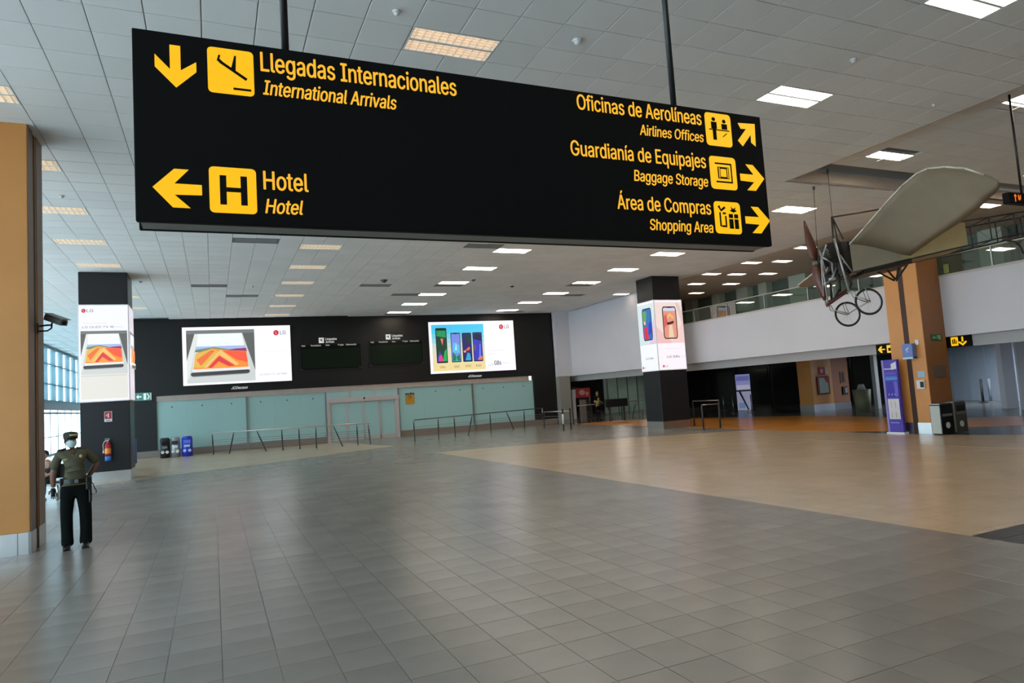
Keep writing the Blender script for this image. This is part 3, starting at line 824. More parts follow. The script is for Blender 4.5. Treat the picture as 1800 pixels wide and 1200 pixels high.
for nm, q, pl in (('arrow', (272, 80, 345, 154), down), ('arrow', (268, 297, 355, 365), left), ('arrow', (1294, 216, 1328, 258), diag),
                  ('arrow', (1301, 290, 1343, 335), right), ('arrow', (1310, 364, 1353, 410), right)):
    (x0, z0, x1, z1) = icon_frame(*q)
    # concave outline: triangulate through bmesh
    mb = MB(); vs = [(x0 + (x1 - x0) * a, SY - .002, z0 + (z1 - z0) * b) for a, b in pl]
    bm = bmesh.new(); bv = [bm.verts.new(v) for v in vs]; f = bm.faces.new(bv); bm.normal_update()
    if f.normal.y > 0: bmesh.ops.reverse_faces(bm, faces=[f])
    bmesh.ops.triangulate(bm, faces=bm.faces[:]); bm.verts.index_update()
    mb.add([v.co[:] for v in bm.verts], [tuple(v.index for v in f.verts) for f in bm.faces]); bm.free()
    mb.build('arrow', Y, sg)

# ================================================================ COLUMNS
def lg_logo(T, x, y, r, txtw, k=1.0, dim=False, ry=None):
    ry = ry or r
    T.disc(x, y, r, G((205, 40, 70), k), ry)
    T.rect(x - r * .1, y - ry * .45, x + r * .0, y + ry * .45, G((245, 225, 230), k)); T.rect(x, y - ry * .45, x + r * .35, y - ry * .32, G((245, 225, 230), k))
    T.disc(x - r * .4, y + ry * .25, r * .12, G((245, 225, 230), k), ry * .12)
    T.text('LG', x + r * 1.45, y - ry * .7, x + r * 1.45 + txtw, ry * 1.4, G((120, 118, 122), k), 0, .02)
def tv_art(T, x0, y0, x1, y1, k=1.0):
    """roll-up television showing orange and red dunes under a pale sky"""
    W_, H_ = x1 - x0, y1 - y0
    p = lambda a, b: (x0 + W_ * a, y0 + H_ * b)
    T.poly([p(0, 0), p(1, 0), p(1, 1), p(0, 1)], G((205, 210, 208), k))
    T.poly([p(0, .93), p(1, .93), p(1, 1), p(0, 1)], G((120, 124, 124), k))
    T.poly([p(0, .30), p(.16, .93), p(0, .93)], G((96, 96, 92), k)); T.poly([p(1, .20), p(1, .93), p(.82, .93)], G((98, 102, 100), k))
    T.poly([p(0, .05), p(.03, .1), p(.17, .93), p(.12, .93), p(0, .42)], G((225, 228, 226), k))
    T.poly([p(.08, .22), p(.91, .24), p(.81, .93), p(.17, .93)], G((240, 246, 250), k))
    T.poly([p(.13, .60), p(.87, .60), p(.86, .69), p(.14, .69)], G((170, 190, 232), k))
    T.poly([p(.12, .58), p(.88, .57), p(.86, .64), p(.62, .62), p(.4, .67), p(.13, .63)], G((112, 142, 112), k))
    T.poly([p(.5, .57), p(.88, .57), p(.87, .64), p(.7, .63), p(.55, .60)], G((150, 60, 120), k))
    T.poly([p(.09, .26), p(.90, .27), p(.87, .58), p(.62, .60), p(.38, .65), p(.13, .56)], G((250, 148, 62), k))
    T.poly([p(.10, .30), p(.30, .28), p(.48, .58), p(.36, .64), p(.14, .55)], G((228, 184, 84), k))
    T.poly([p(.14, .44), p(.36, .62), p(.41, .60), p(.20, .32)], G((238, 120, 66), k))
    T.poly([p(.52, .60), p(.87, .57), p(.89, .36), p(.72, .42)], G((248, 96, 68), k))
    T.poly([p(.28, .29), p(.47, .52), p(.71, .31), p(.76, .33), p(.49, .62), p(.24, .29)], G((240, 196, 120), k))
    T.poly([p(.30, .28), p(.47, .50), p(.70, .30), p(.60, .30), p(.46, .40), p(.36, .28)], G((222, 66, 76), k))
    T.poly([p(.38, .27), p(.46, .37), p(.60, .29)], G((252, 160, 70), k))
    T.poly([p(.08, .21), p(.91, .22), p(.92, .27), p(.08, .26)], G((232, 232, 228), k))
    T.poly([p(.07, .13), p(.90, .15), p(.92, .185), p(.90, .22), p(.07, .20), p(.05, .165)], G((66, 70, 74), k))
    T.poly([p(.08, .115), p(.88, .135), p(.88, .15), p(.08, .13)], G((150, 150, 150), k))
def col_body(name, x0, x1, y0, y1, label):
    r = empty(name, ((x0 + x1) / 2, (y0 + y1) / 2, 0), label, 'column')
    MB().bbox((x0, y0, .32), (x1, y1, 2.50), .02).build('lower_cladding', M['col_black'], r)
    MB().bbox((x0, y0, 5.55), (x1, y1, H), .02).build('upper_cladding', M['col_black'], r)
    MB().box((x0 + .01, y0 + .01, 0), (x1 - .01, y1 - .01, .33)).build('steel_base', M['steel'], r)
    bx = MB().bbox((x0 - .02, y0 - .03, 2.49), (x1 + .02, y1 + .03, 5.56), .01).build('lightbox', M['white'], r)
    MB().box((x0 + .05, y0 + .05, .3), (x1 - .05, y1 - .05, 5.6)).build('core', M['engine'], r)
    return r, bx
def phone(T, x0, y0, x1, y1, cols, k=1.0):
    W_, H_ = x1 - x0, y1 - y0
    T.rrect(x0, y0, x1, y1, W_ * .12, G((22, 22, 34), k), 3)
    T.rrect(x0 + W_ * .06, y0 + H_ * .03, x1 - W_ * .06, y1 - H_ * .03, W_ * .09, G(cols[0], k), 3)
    for c, pl in cols[1]:
        T.poly([(x0 + W_ * (.08 + .84 * a), y0 + H_ * (.05 + .90 * b)) for a, b in pl], G(c, k))
    T.rect(x0 + W_ * .34, y1 - H_ * .045, x1 - W_ * .34, y1 - H_ * .015, G((22, 22, 34), k))
# left column
cl, bx = col_body('advertising_column', -3.75, -2.40, 24.50, 25.85, 'charcoal column with a backlit television poster and fire extinguisher, left side')
T = Art((-3.77, 24.47, 2.49), (1.39, 0, 0), (0, 0, 3.07), (0, -1, 0), .003)
WH = G((240, 240, 248), 1.0)
T.rect(.02, .01, .985, .99, WH)
lg_logo(T, .115, .935, .042, .13, 1, ry=.021)
T.text('la tecnología del', .10, .80, .56, .010, G((188, 188, 194), 1), 0, 0)
T.text('LG OLED TV', .09, .755, .60, .022, G((130, 130, 138), 1), 0, .01); T.text('AI', .63, .757, .70, .018, G((110, 110, 118), 1), 0, .04); T.text('ThinQ', .72, .76, .88, .010, G((170, 170, 176), 1))
tv_art(T, .055, .28, .965, .725)
T.rect(.055, .03, .965, .28, G((226, 224, 216), 1)); T.rect(.055, .26, .965, .268, G((205, 205, 200), 1))
T.build('poster_print', bx)
T = Art((-2.379, 24.47, 2.49), (0, 1.41, 0), (0, 0, 3.07), (1, 0, 0), .003)
T.rect(.02, .01, .985, .99, G((222, 214, 224), 1)); tv_art(T, .055, .28, .965, .725, 1.0); T.build('side_poster_print', bx)
sn = empty('extinguisher_sign', (-3.0, 24.49, 1.87), 'small red sign above the fire extinguisher on the left column', 'sign')
MB().box((-3.10, 24.475, 1.86), (-2.89, 24.498, 2.18)).build('sign_plate', M['white'], sn)
T = Art((-3.10, 24.475, 1.86), (.21, 0, 0), (0, 0, .32), (0, -1, 0)); T.rect(.06, .28, .94, .96, M['red'])
T.poly([(.42, .40), (.62, .40), (.62, .76), (.56, .84), (.46, .84), (.42, .76)], P((235, 215, 215))); T.poly([(.2, .5), (.38, .62), (.38, .72), (.2, .7)], P((225, 190, 190)))
T.rect(.2, .10, .8, .16, P((120, 60, 60))); T.build('sign_print', sn)
ex = empty('fire_extinguisher', (-3.0, 24.36, .62), 'red fire extinguisher with blue base band hanging on the left column', 'fire extinguisher')
MB().cyl((-3.0, 24.36, .80), (-3.0, 24.36, 1.16), .085, n=18).cyl((-3.0, 24.36, 1.16), (-3.0, 24.36, 1.24), .085, .035, 18).cyl((-3.0, 24.36, .76), (-3.0, 24.36, .80), .07, .085, 18).build('tank', M['red'], ex)
MB().cyl((-3.0, 24.36, .66), (-3.0, 24.36, .80), .088, n=18).build('blue_band', P((40, 120, 200)), ex)
MB().cyl((-3.0, 24.36, .88), (-3.0, 24.36, 1.04), .0865, n=18, caps=False).build('paper_label', P((236, 150, 60)), ex)
MB().cyl((-3.0, 24.36, 1.24), (-3.0, 24.36, 1.29), .025, n=10).box((-3.09, 24.345, 1.29), (-2.95, 24.375, 1.305)).box((-3.08, 24.345, 1.33), (-2.95, 24.375, 1.345)).build('valve_handle', M['silver'], ex)
MB().tube([(-3.02, 24.36, 1.28), (-3.10, 24.36, 1.25), (-3.13, 24.36, 1.15), (-3.12, 24.36, 1.0)], .014).cyl((-3.12, 24.36, 1.0), (-3.12, 24.36, .9), .014, .03).build('hose', P((200, 200, 198)), ex)
MB().box((-3.03, 24.44, 1.1), (-2.97, 24.498, 1.16)).build('wall_bracket', M['steel_dark'], ex)
# centre column
cc, bx = col_body('advertising_column', 17.45, 18.90, 23.75, 24.95, 'black column with two backlit phone posters in the middle of the hall')
T = Art((17.43, 23.72, 2.49), (1.49, 0, 0), (0, 0, 3.07), (0, -1, 0), .003)
T.rect(.02, .01, .985, .99, G((246, 240, 246), 1)); T.rect(.02, .38, .985, .96, G((238, 218, 212), 1))
T.poly([(.02, .38), (.6, .38), (.02, .62)], G((236, 190, 188), 1)); T.poly([(.985, .38), (.5, .38), (.985, .7)], G((240, 204, 200), 1))
T.poly([(.75, .95), (.95, .62), (.985, .62), (.985, .8), (.85, .95)], G((226, 196, 190), 1))
phone(T, .26, .44, .76, .90, ((226, 150, 128), [((206, 214, 240), [(0, .9), (1, .9), (1, 1), (0, 1)]), ((238, 196, 110), [(.3, .62), (.5, .74), (.8, .62), (.8, .7), (.5, .84), (.3, .7)]),
      ((214, 96, 92), [(0, .3), (.3, .5), (.2, .8), (0, .7)]), ((232, 206, 176), [(.3, 0), (.75, 0), (.66, .42), (.4, .42)]), ((70, 40, 44), [(.2, .5), (.45, .52), (.8, .56), (.8, .48), (.5, .44), (.25, .42)])]))
T.text('LG G8s', .30, .175, .74, .030, G((110, 108, 116), 1), 0, .03); T.text('ThinQ', .78, .178, .93, .014, G((180, 176, 184), 1))
T.text('conoce el nuevo', .30, .30, .86, .010, G((190, 186, 194), 1)); lg_logo(T, .15, .06, .035, .09, 1, ry=.018)
T.build('front_poster_print', bx)
T = Art((17.43, 24.98, 2.49), (0, -1.26, 0), (0, 0, 3.07), (-1, 0, 0), .003)
T.rect(.02, .01, .985, .99, G((236, 240, 250), 1)); T.rect(.02, .38, .985, .96, G((206, 222, 226), 1)); T.poly([(.985, .38), (.985, .8), (.6, .38)], G((214, 196, 216), 1))
phone(T, .28, .44, .82, .90, ((48, 110, 180), [((88, 160, 90), [(0, .55), (.4, .62), (.5, .95), (0, .95)]), ((214, 40, 70), [(.05, 0), (.6, 0), (.5, .42), (.1, .42)]), ((236, 190, 150), [(.1, .5), (.35, .5), (.3, .62), (.12, .62)]), ((40, 60, 190), [(.6, .1), (1, .2), (1, .6), (.7, .5)])]))
T.text('LG G8s', .34, .17, .78, .028, G((120, 118, 126), 1), 0, .03); lg_logo(T, .14, .06, .04, .1, 1, ry=.018)
T.build('side_poster_print', bx)
# plain orange pillars made of twin slabs
def twin_pillar(label, x0, x1, ya, yb, yc, yd):
    r = empty('orange_pillar', ((x0 + x1) / 2, (ya + yd) / 2, 0), label, 'pillar')
    for k, (a, b) in enumerate(((ya, yb), (yc, yd))):
        MB().bbox((x0, a, .32), (x1, b, H), .01).build('slab', M['orange'], r)
        bs = MB().box((x0 - .012, a - .012, 0), (x1 + .012, b + .012, .32)).build('steel_base', M['steel'], r)
    MB().box((x0 + .012, yb, 0), (x1 - .012, yc, H)).build('recess_panel', M['dark_brown'], r)
    return r
pl = twin_pillar('huge orange pillar cut off by the left edge, steel base, camera on its side', -4.1, -2.54, 12.33, 12.66, 12.86, 13.30)
MB().box((-2.54, 12.345, .32), (-2.53, 12.64, H)).build('side_trim', M['brown'], pl)
MB().box((-2.54, 12.88, .32), (-2.53, 13.285, H)).build('side_trim', M['brown'], pl)
MB().box((-2.56, 12.31, 0), (-2.52, 12.335, .325)).build('base_corner_strip', M['steel_dark'], pl)
MB().box((-2.70, 12.312, 0), (-2.69, 12.32, .32)).build('base_joint', M['steel_dark'], pl)
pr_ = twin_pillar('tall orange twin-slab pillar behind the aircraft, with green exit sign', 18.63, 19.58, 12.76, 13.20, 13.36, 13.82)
MB().box((18.645, 12.752, .34), (19.585, 12.762, H)).build('front_cladding', mat('deep_brown_orange_paint', (.33, .135, .045), .5, noise=.04), pr_)  # added plate: shade on the front face put into a darker brown
MB().box((18.70, 13.352, .34), (19.585, 13.362, H)).build('front_cladding', bpy.data.materials['deep_brown_orange_paint'], pr_)  # same painted shade on the rear slab
es = empty('exit_sign', (19.1, 12.75, 2.75), 'small green exit sign with arrow on the orange twin pillar', 'sign')
q0, q1 = on_y(1637, 599, 12.75), on_y(1654, 587, 12.75)
MB().box((q0.x, 12.73, q0.z), (q1.x, 12.751, q1.z)).build('sign_plate', P((40, 100, 60)), es)
T = Art((q0.x, 12.73, q0.z), (q1.x - q0.x, 0, 0), (0, 0, q1.z - q0.z), (0, -1, 0)); WT = P((150, 190, 150))
T.poly([(.08, .5), (.25, .75), (.25, .58), (.45, .58), (.45, .42), (.25, .42), (.25, .25)], WT); T.rect(.62, .15, .86, .85, WT); T.disc(.56, .75, .06, WT, .1); T.poly([(.5, .3), (.6, .6), (.55, .65), (.46, .35)], WT); T.build('sign_print', es)
q0, q1 = on_y(1641, 664, 12.75), on_y(1661, 641, 12.75)
vg = empty('wall_grille', (q0.x, 12.75, q0.z), 'faint square grey grille low on the dark face of the orange twin pillar', 'grille')
MB().box((q0.x, 12.74, q0.z), (q1.x, 12.751, q1.z)).build('grille_plate', mat('brown_grille', (.17, .12, .09), .6), vg)
for k in range(5): z = q0.z + (q1.z - q0.z) * (k + 1) / 6; MB().box((q0.x + .02, 12.733, z - .008), (q1.x - .02, 12.740, z + .008)).build('grille_slat', M['brown'], vg)
def face_box(name, label, cat, x, pts, m, th=.05, extra=None):
    (u0, v1, u1, v0) = pts     # px rect on the plane x
    a, b = on_x(u0, (v0 + v1) / 2, x), on_x(u1, (v0 + v1) / 2, x); z0, z1 = on_x((u0 + u1) / 2, v0, x).z, on_x((u0 + u1) / 2, v1, x).z
    r = empty(name, (x, (a.y + b.y) / 2, z0), label, cat)
    MB().bbox((x - th, min(a.y, b.y), z0), (x, max(a.y, b.y), z1), .006).build('casing', m, r)
    return r, min(a.y, b.y), max(a.y, b.y), z0, z1
r, y0, y1, z0, z1 = face_box('card_reader', 'white box with black window on the lit face of the orange pillar', 'control box', 18.63, (1613, 668, 1627, 683), M['white'])
MB().box((18.565, y0 + .02, z0 + .04), (18.58, y0 + (y1 - y0) * .5, z1 - .04)).build('black_window', M['dark'], r)
face_box('notice_plate', 'small pale blue notice above the white box on the orange pillar', 'notice', 18.63, (1613, 652, 1626, 663), P((160, 190, 215)), .01)
face_box('light_switch', 'tiny white switch high on the lit face of the orange pillar', 'switch', 18.63, (1609, 597, 1615, 606), M['white'], .02)
a = on_x(1587, 606, 18.5); b = on_x(1605, 606, 18.5); z0 = on_x(1596, 631, 18.5).z; z1 = on_x(1596, 604, 18.5).z
bs = empty('blue_box_sign', (18.5, (a.y + b.y) / 2, z0), 'light blue box sign fixed between the two slabs of the orange pillar', 'sign')
MB().bbox((18.44, b.y, z0), (18.62, a.y, z1), .01).build('casing', P((110, 135, 205)), bs)
MB().box((18.43, b.y, z0 - .0), (18.63, a.y, z0 + .05)).build('bottom_edge', P((190, 220, 235)), bs)
T = Art((18.44, a.y, z0), (0, b.y - a.y, 0), (0, 0, z1 - z0), (-1, 0, 0)); T.poly([(.3, .62), (.7, .78), (.66, .7), (.45, .55)], P((205, 218, 240))); T.rect(.38, .45, .62, .5, P((190, 205, 235))); T.build('sign_print', bs)
# third orange pillar, under the mezzanine
a = fl(1430, 721.5); b = fl(1467, 720.5)
px0, py0, px1 = 29.0, 26.15, 30.4
pz_a = on_y(1425, 650, 26.0); pz_b = on_y(1463, 650, 26.0)
# solved so that the left edge, corner and right edge fall at 1427 / 1465 / 1494
CX3 = on_y(1466, 700, 25.4).x
p3 = empty('orange_pillar', (CX3 - .55, 26, 0), 'low orange pillar under the mezzanine with a red framed notice', 'pillar')
LX = on_y(1430, 700, 25.4).x
RY = CX3
yb_ = on_x(1495, 700, CX3).y
MB().bbox((LX, 25.4, .36), (CX3, 26.3, 2.96), .01).build('pillar_shaft', M['orange'], p3)
MB().box((LX - .01, 25.39, 0), (CX3 + .01, 26.31, .36)).build('steel_base', M['steel'], p3)
dkx = on_y(1495, 700, 25.5).x
MB().bbox((CX3 + .005, 25.5, .36), (dkx, 26.25, 2.96), .01).build('brown_return', M['orange_brown'], p3)  # shade on the pillar's far side put into a darker brown
MB().box((CX3, 25.49, 0), (dkx + .01, 26.26, .36)).build('return_base', M['steel_dark'], p3)
def y_plate(name, label, cat, Yp, rect, m, th=.03):
    u0, v1, u1, v0 = rect; c = (v0 + v1) / 2
    x0, x1 = on_y(u0, c, Yp).x, on_y(u1, c, Yp).x; z0, z1 = on_y((u0 + u1) / 2, v0, Yp).z, on_y((u0 + u1) / 2, v1, Yp).z
    r = empty(name, ((x0 + x1) / 2, Yp, z0), label, cat); MB().box((x0, Yp - th, z0), (x1, Yp, z1)).build('casing', m, r)
    return r, Art((x0, Yp - th, z0), (x1 - x0, 0, 0), (0, 0, z1 - z0), (0, -1, 0), .003)
r, T = y_plate('fire_cabinet', 'dark red framed white notice on the low orange pillar', 'notice board', 25.385, (1436, 661, 1457, 693), P((110, 28, 30)), .06)
T.rect(.14, .08, .88, .92, P((178, 188, 180))); T.poly([(.55, .92), (.88, .92), (.88, .62), (.72, .66)], P((176, 50, 60))); T.build('notice_print', r)
r, T = y_plate('fire_sign', 'small red and white fire signs above the framed notice', 'sign', 25.4, (1438, 645, 1449, 659), M['red']); T.rect(.3, .3, .7, .75, P((235, 190, 190))); T.build('sign_print', r)
r, T = y_plate('paper_notice', 'small white paper beside the red fire sign', 'notice', 25.4, (1450, 646, 1454, 657), P((226, 200, 190)), .01)
r, T = y_plate('wall_telephone', 'dark wall telephone on the brown side of the low pillar', 'telephone', 25.5, (1476, 653, 1484, 673), P((110, 78, 46)), .04); T.rect(.3, .1, .75, .9, M['dark']); T.build('handset', r)
r, T = y_plate('wall_telephone', 'black and white device below the telephone on the low pillar', 'telephone', 25.5, (1480, 679, 1488, 693), M['dark'], .08); T.rect(.45, .2, .95, .85, P((150, 140, 135))); T.build('handset', r)

# wall camera on the near pillar
wc = empty('security_camera', (-2.53, 12.9, 3.42), 'dark bullet security camera bracketed to the side of the left pillar', 'camera')
MB().box((-2.53, 12.84, 3.36), (-2.51, 12.96, 3.52)).build('mounting_plate', M['engine'], wc)
MB().tube([(-2.51, 12.9, 3.40), (-2.40, 12.88, 3.40), (-2.34, 12.86, 3.44), (-2.33, 12.85, 3.56)], .012).tube([(-2.51, 12.9, 3.48), (-2.42, 12.88, 3.49), (-2.35, 12.86, 3.49)], .014).build('bracket', M['dark'], wc)
bd = MB(); d = (Vector((-2.105, 12.55, 3.47)) - Vector((-2.40, 12.9, 3.635))).normalized(); sd = d.cross(Vector((0, 0, 1))).normalized(); up = sd.cross(d)
c0, c1 = Vector((-2.40, 12.9, 3.625)), Vector((-2.12, 12.57, 3.485))
vs = []
for c in (c0, c1):
    for a, b in ((-.055, -.045), (.055, -.045), (.055, .03), (.035, .055), (-.035, .055), (-.055, .03)): vs.append(c + sd * a + up * b)
bd.add(vs, [(5, 4, 3, 2, 1, 0), (6, 7, 8, 9, 10, 11)] + [(i, (i + 1) % 6, 6 + (i + 1) % 6, 6 + i) for i in range(6)])
bd.build('camera_body', mat('camera_grey', (.13, .13, .12), .5), wc)
MB().cyl(c1, c1 + d * .012, .034, n=14).build('lens', M['black_gloss'], wc)
vz = MB(); vs = [c0 + sd * -.065 + up * .06, c0 + sd * .065 + up * .06, c1 + d * .05 + sd * .065 + up * .06, c1 + d * .05 + sd * -.065 + up * .06]
vz.add(vs + [v + up * .012 for v in vs], [(3, 2, 1, 0), (4, 5, 6, 7), (0, 1, 5, 4), (1, 2, 6, 5), (2, 3, 7, 6), (3, 0, 4, 7)]); vz.build('sun_shield', mat('camera_shield', (.20, .20, .19), .45), wc)

# ================================================================ BACK WALL SCREENS AND BOARDS
WU = Vector((1, -.0454, 0)).normalized(); WNF = Vector((-.0454, -1, 0)).normalized()
def wart(x0, x1, z0, z1, off):
    a = wall_pt(x0, z0, off); return Art(a, WU * ((x1 - x0) / WU.x), (0, 0, z1 - z0), WNF, .004)
def screen(x0, x1, z0, z1, label):
    r = empty('advertising_screen', wall_pt((x0 + x1) / 2, z0, .05), label, 'screen')
    mb = MB(); wbox(mb, x0 - .03, x1 + .03, z0 - .03, z1 + .03, .06, 0); mb.build('screen_casing', M['dark'], r)
    return r, wart(x0, x1, z0, z1, .06)
r, T = screen(-1.28, 3.75, 3.33, 6.19, 'left lit screen showing a roll-up television with orange dunes')
T.rect(0, 0, 1, 1, G((250, 250, 255), 1)); tv_art(T, .035, .035, .655, .945)
lg_logo(T, .862, .868, .026, .055, 1, ry=.048)
T.text('la nueva experiencia en televisores', .70, .52, .95, .018, G((205, 205, 212), 1)); T.text('con inteligencia artificial', .72, .47, .90, .014, G((220, 220, 226), 1))
T.text('LG OLED TV', .69, .115, .84, .032, G((170, 172, 180), 1), 0, .01); T.text('AI ThinQ', .86, .118, .95, .028, G((150, 150, 158), 1), 0, .02); T.build('screen_print', r)
r, T = screen(11.07, 16.15, 3.30, 6.19, 'right lit screen showing four upright smartphones')
T.rect(0, 0, 1, 1, G((248, 246, 255), 1))
n = 10
ca, cb_, cc_ = (72, 200, 240), (214, 214, 204), (238, 216, 150)
for k in range(n):
    t = k / (n - 1)
    c = [cc_[i] + (cb_[i] - cc_[i]) * min(1, t * 2) if t < .5 else cb_[i] + (ca[i] - cb_[i]) * min(1, (t - .5) * 2.4) for i in range(3)]
    T.k = 2; T.rect(.03, .045 + .90 * k / n, .635, .045 + .90 * (k + 1) / n, G(tuple(int(v) for v in c), 1))
T.k = 3
phone(T, .075, .20, .20, .88, ((28, 66, 52), [((40, 150, 90), [(0, .8), (1, .74), (1, .97), (0, .97)]), ((236, 120, 110), [(.4, .72), (.7, .72), (.6, .5)]), ((70, 70, 190), [(0, .1), (.3, .35), (.4, 0), (0, 0)]), ((226, 60, 150), [(.1, 0), (.6, 0), (.45, .22), (.15, .15)]), ((40, 170, 90), [(.55, 0), (1, 0), (1, .4), (.75, .3)])]))
T.k = 3
phone(T, .245, .205, .355, .78, ((120, 140, 226), [((90, 190, 236), [(0, .3), (1, .3), (.9, .6), (.2, .7)]), ((200, 226, 246), [(.35, .4), (.6, .4), (.55, .7)]), ((30, 120, 90), [(0, 0), (1, 0), (.9, .25), (.5, .15), (.1, .35)]), ((40, 200, 120), [(.4, 0), (.6, 0), (.5, .2)])]))
T.k = 3
phone(T, .375, .205, .485, .775, ((44, 40, 110), [((30, 60, 60), [(.4, .6), (1, .7), (1, 1), (.4, 1)]), ((238, 92, 70), [(.3, .40), (.7, .52), (.9, .46), (.6, .36)]), ((226, 170, 90), [(0, .36), (.35, .4), (.3, .3), (.05, .3)]), ((40, 170, 214), [(.2, 0), (.9, 0), (.8, .25), (.5, .3)])]))
T.k = 3
phone(T, .50, .205, .61, .78, ((58, 62, 190), [((24, 34, 70), [(0, .8), (1, .72), (1, 1), (0, 1)]), ((110, 90, 80), [(0, .35), (.25, .4), (.25, .55), (0, .6)]), ((236, 120, 80), [(.4, 0), (1, 0), (1, .15), (.6, .12)]), ((120, 140, 240), [(.6, .1), (.75, .6), (.85, .6), (.8, .1)])]))
for t_, x in (('G8s', .105), ('Q60', .265), ('K50', .40), ('K40', .52)): T.text(t_, x, .10, x + .06, .045, G((150, 132, 88), 1), 0, .02)
lg_logo(T, .845, .875, .026, .055, 1, ry=.05)
for t_, x1_, y_ in (('nuevo', .74, .455), ('conoce la familia completa', .88, .40), ('de celulares', .78, .335)): T.text(t_, .66, y_, x1_, .02, G((190, 188, 196), 1))
T.text('LG', .665, .10, .72, .055, G((188, 188, 196), 1), 0, .0); T.text('G8s', .735, .115, .815, .085, G((100, 100, 110), 1), 0, .03); T.text('ThinQ', .82, .13, .90, .03, G((196, 196, 204), 1)); T.build('screen_print', r)
def board(x0, x1, z0, z1, label):
    r = empty('flight_board', wall_pt((x0 + x1) / 2, z0, .04), label, 'flight board')
    mb = MB(); wbox(mb, x0, x1, z0, z1, .05, 0); mb.build('display_panel', M['sign_black'], r)
    fr = MB()
    wbox(fr, x0, x1, z0, z0 + .03, .07, .05); wbox(fr, x0, x0 + .03, z0, z1, .07, .05); wbox(fr, x1 - .03, x1, z0, z1, .07, .05); fr.build('display_frame', M['dark'], r)
    dm = mat('board_row', (.010, .018, .010), .6, spec=.1) if 'board_row' not in bpy.data.materials else bpy.data.materials['board_row']
    for k in range(9):
        rw = MB(); zz = z0 + .12 + k * (z1 - z0 - .35) / 9; wbox(rw, x0 + .08, x1 - .08, zz, zz + .13, .056, .05); rw.build('display_row', dm, r)
    T = wart(x0, x1, z0, z1, .055); g1 = G((205, 208, 205), 1); g2 = G((170, 172, 170), 1); u = 1 / (x1 - x0); v = 1 / (z1 - z0)
    zb = 1 + .10 * v
    def nw():
        nonlocal T
        T.build('board_lettering', r); T = wart(x0, x1, z0, z1, .055); T.k = 3
    T.rect(.31, zb, .31 + .26 * u, zb + .28 * v, g1); T.k = 3; T.poly([(.31 + .05 * u, zb + .22 * v), (.31 + .20 * u, zb + .09 * v), (.31 + .17 * u, zb + .07 * v), (.31 + .04 * u, zb + .18 * v)], M['dark'])
    T.poly([(.31 + .10 * u, zb + .15 * v), (.31 + .16 * u, zb + .24 * v), (.31 + .18 * u, zb + .24 * v), (.31 + .15 * u, zb + .12 * v)], M['dark'])
    nw(); T.text('Llegadas', .31 + .34 * u, zb + .15 * v, .31 + .92 * u, .11 * v, g1, 0, .03); nw(); T.text('Arrivals', .31 + .34 * u, zb, .31 + .78 * u, .10 * v, g1, .2, .03)
    for t_, a, b in (('Vuelo', .03, .09), ('Procedencia', .18, .34), ('Hora', .42, .48), ('Faja', .62, .71), ('Observación', .75, .92)):
        nw(); T.text(t_, a, 1 - .06 * v, b, .08 * v, g2, 0, .03)
    nw(); T.rect(.0, .03, .04, .06, P((60, 60, 60))); nw(); T.rect(.95, .04, 1.0, .07, P((60, 60, 60)))
    T.build('board_lettering', r)
p0, p1 = on_w(528, 652), on_w(634, 604); board(p0.x, p1.x, p0.z, p1.z, 'left dark flight board between the two lit screens')
p0, p1 = on_w(650, 644), on_w(743, 598); board(p0.x, p1.x, p0.z, p1.z, 'right dark flight board between the two lit screens')
for k, (a, b, y) in enumerate(((407, 436, 682), (823, 847, 661))):
    p0, p1 = on_w(a, y + 2), on_w(b, y + 2)
    r = empty('maker_lettering', wall_pt((p0.x + p1.x) / 2, p0.z, 0), 'small white lettering under the %s lit screen' % ('left', 'right')[k], 'lettering')
    T = Art(wall_pt(0, 0, .0), WU / WU.x, (0, 0, 1), WNF, .006); T.text('JCDecaux', p0.x, p0.z, p1.x, .13, G((200, 200, 200), 1), .25, .03); T.build('letters', r)
# exit sign at the left end of the wall
p0, p1 = on_w(238, 705), on_w(267, 689)
r = empty('exit_sign', wall_pt((p0.x + p1.x) / 2, p0.z), 'pale green exit sign with left arrow by the left column', 'sign')
mb = MB(); wbox(mb, p0.x, p1.x, p0.z, p1.z, .06, 0); mb.build('sign_casing', P((60, 110, 105)), r)
T = wart(p0.x, p1.x, p0.z, p1.z, .06); T.rect(.03, .05, .97, .95, G((70, 125, 120), .9)); T.k = 3; GW = G((205, 235, 230), 1)
T.poly([(.06, .5), (.2, .8), (.2, .58), (.38, .58), (.38, .42), (.2, .42), (.2, .2)], GW); T.rect(.50, .1, .66, .9, GW); T.disc(.74, .8, .04, GW, .1); T.poly([(.70, .2), (.80, .45), (.74, .7), (.82, .72), (.88, .45), (.78, .15)], GW); T.rect(.92, .1, .96, .9, GW); T.build('sign_print', r)
# amber notice on the glass
p0, p1 = on_w(714, 711, -.0), on_w(729, 690)
r = empty('amber_notice', wall_pt((p0.x + p1.x) / 2, p0.z), 'amber rounded notice with black header on the teal glass', 'notice')
mb = MB(); wbox(mb, p0.x, p1.x, p0.z + .04, p1.z, -.085, -.10)
mb.build('notice_sheet', P((150, 150, 148)), r)
T = wart(p0.x, p1.x, p0.z, p1.z, -.083)
T.rrect(.02, .0, .98, .84, .2, P((190, 140, 40))); T.rect(0, .86, 1, 1, M['dark']); T.text('ATENCIÓN', .1, .9, .9, .06, P((190, 190, 190))); T.poly([(.2, .66), (.5, .72), (.6, .6), (.3, .5), (.3, .46), (.66, .56), (.6, .76), (.3, .76)], P((70, 60, 20))); T.build('notice_print', r)

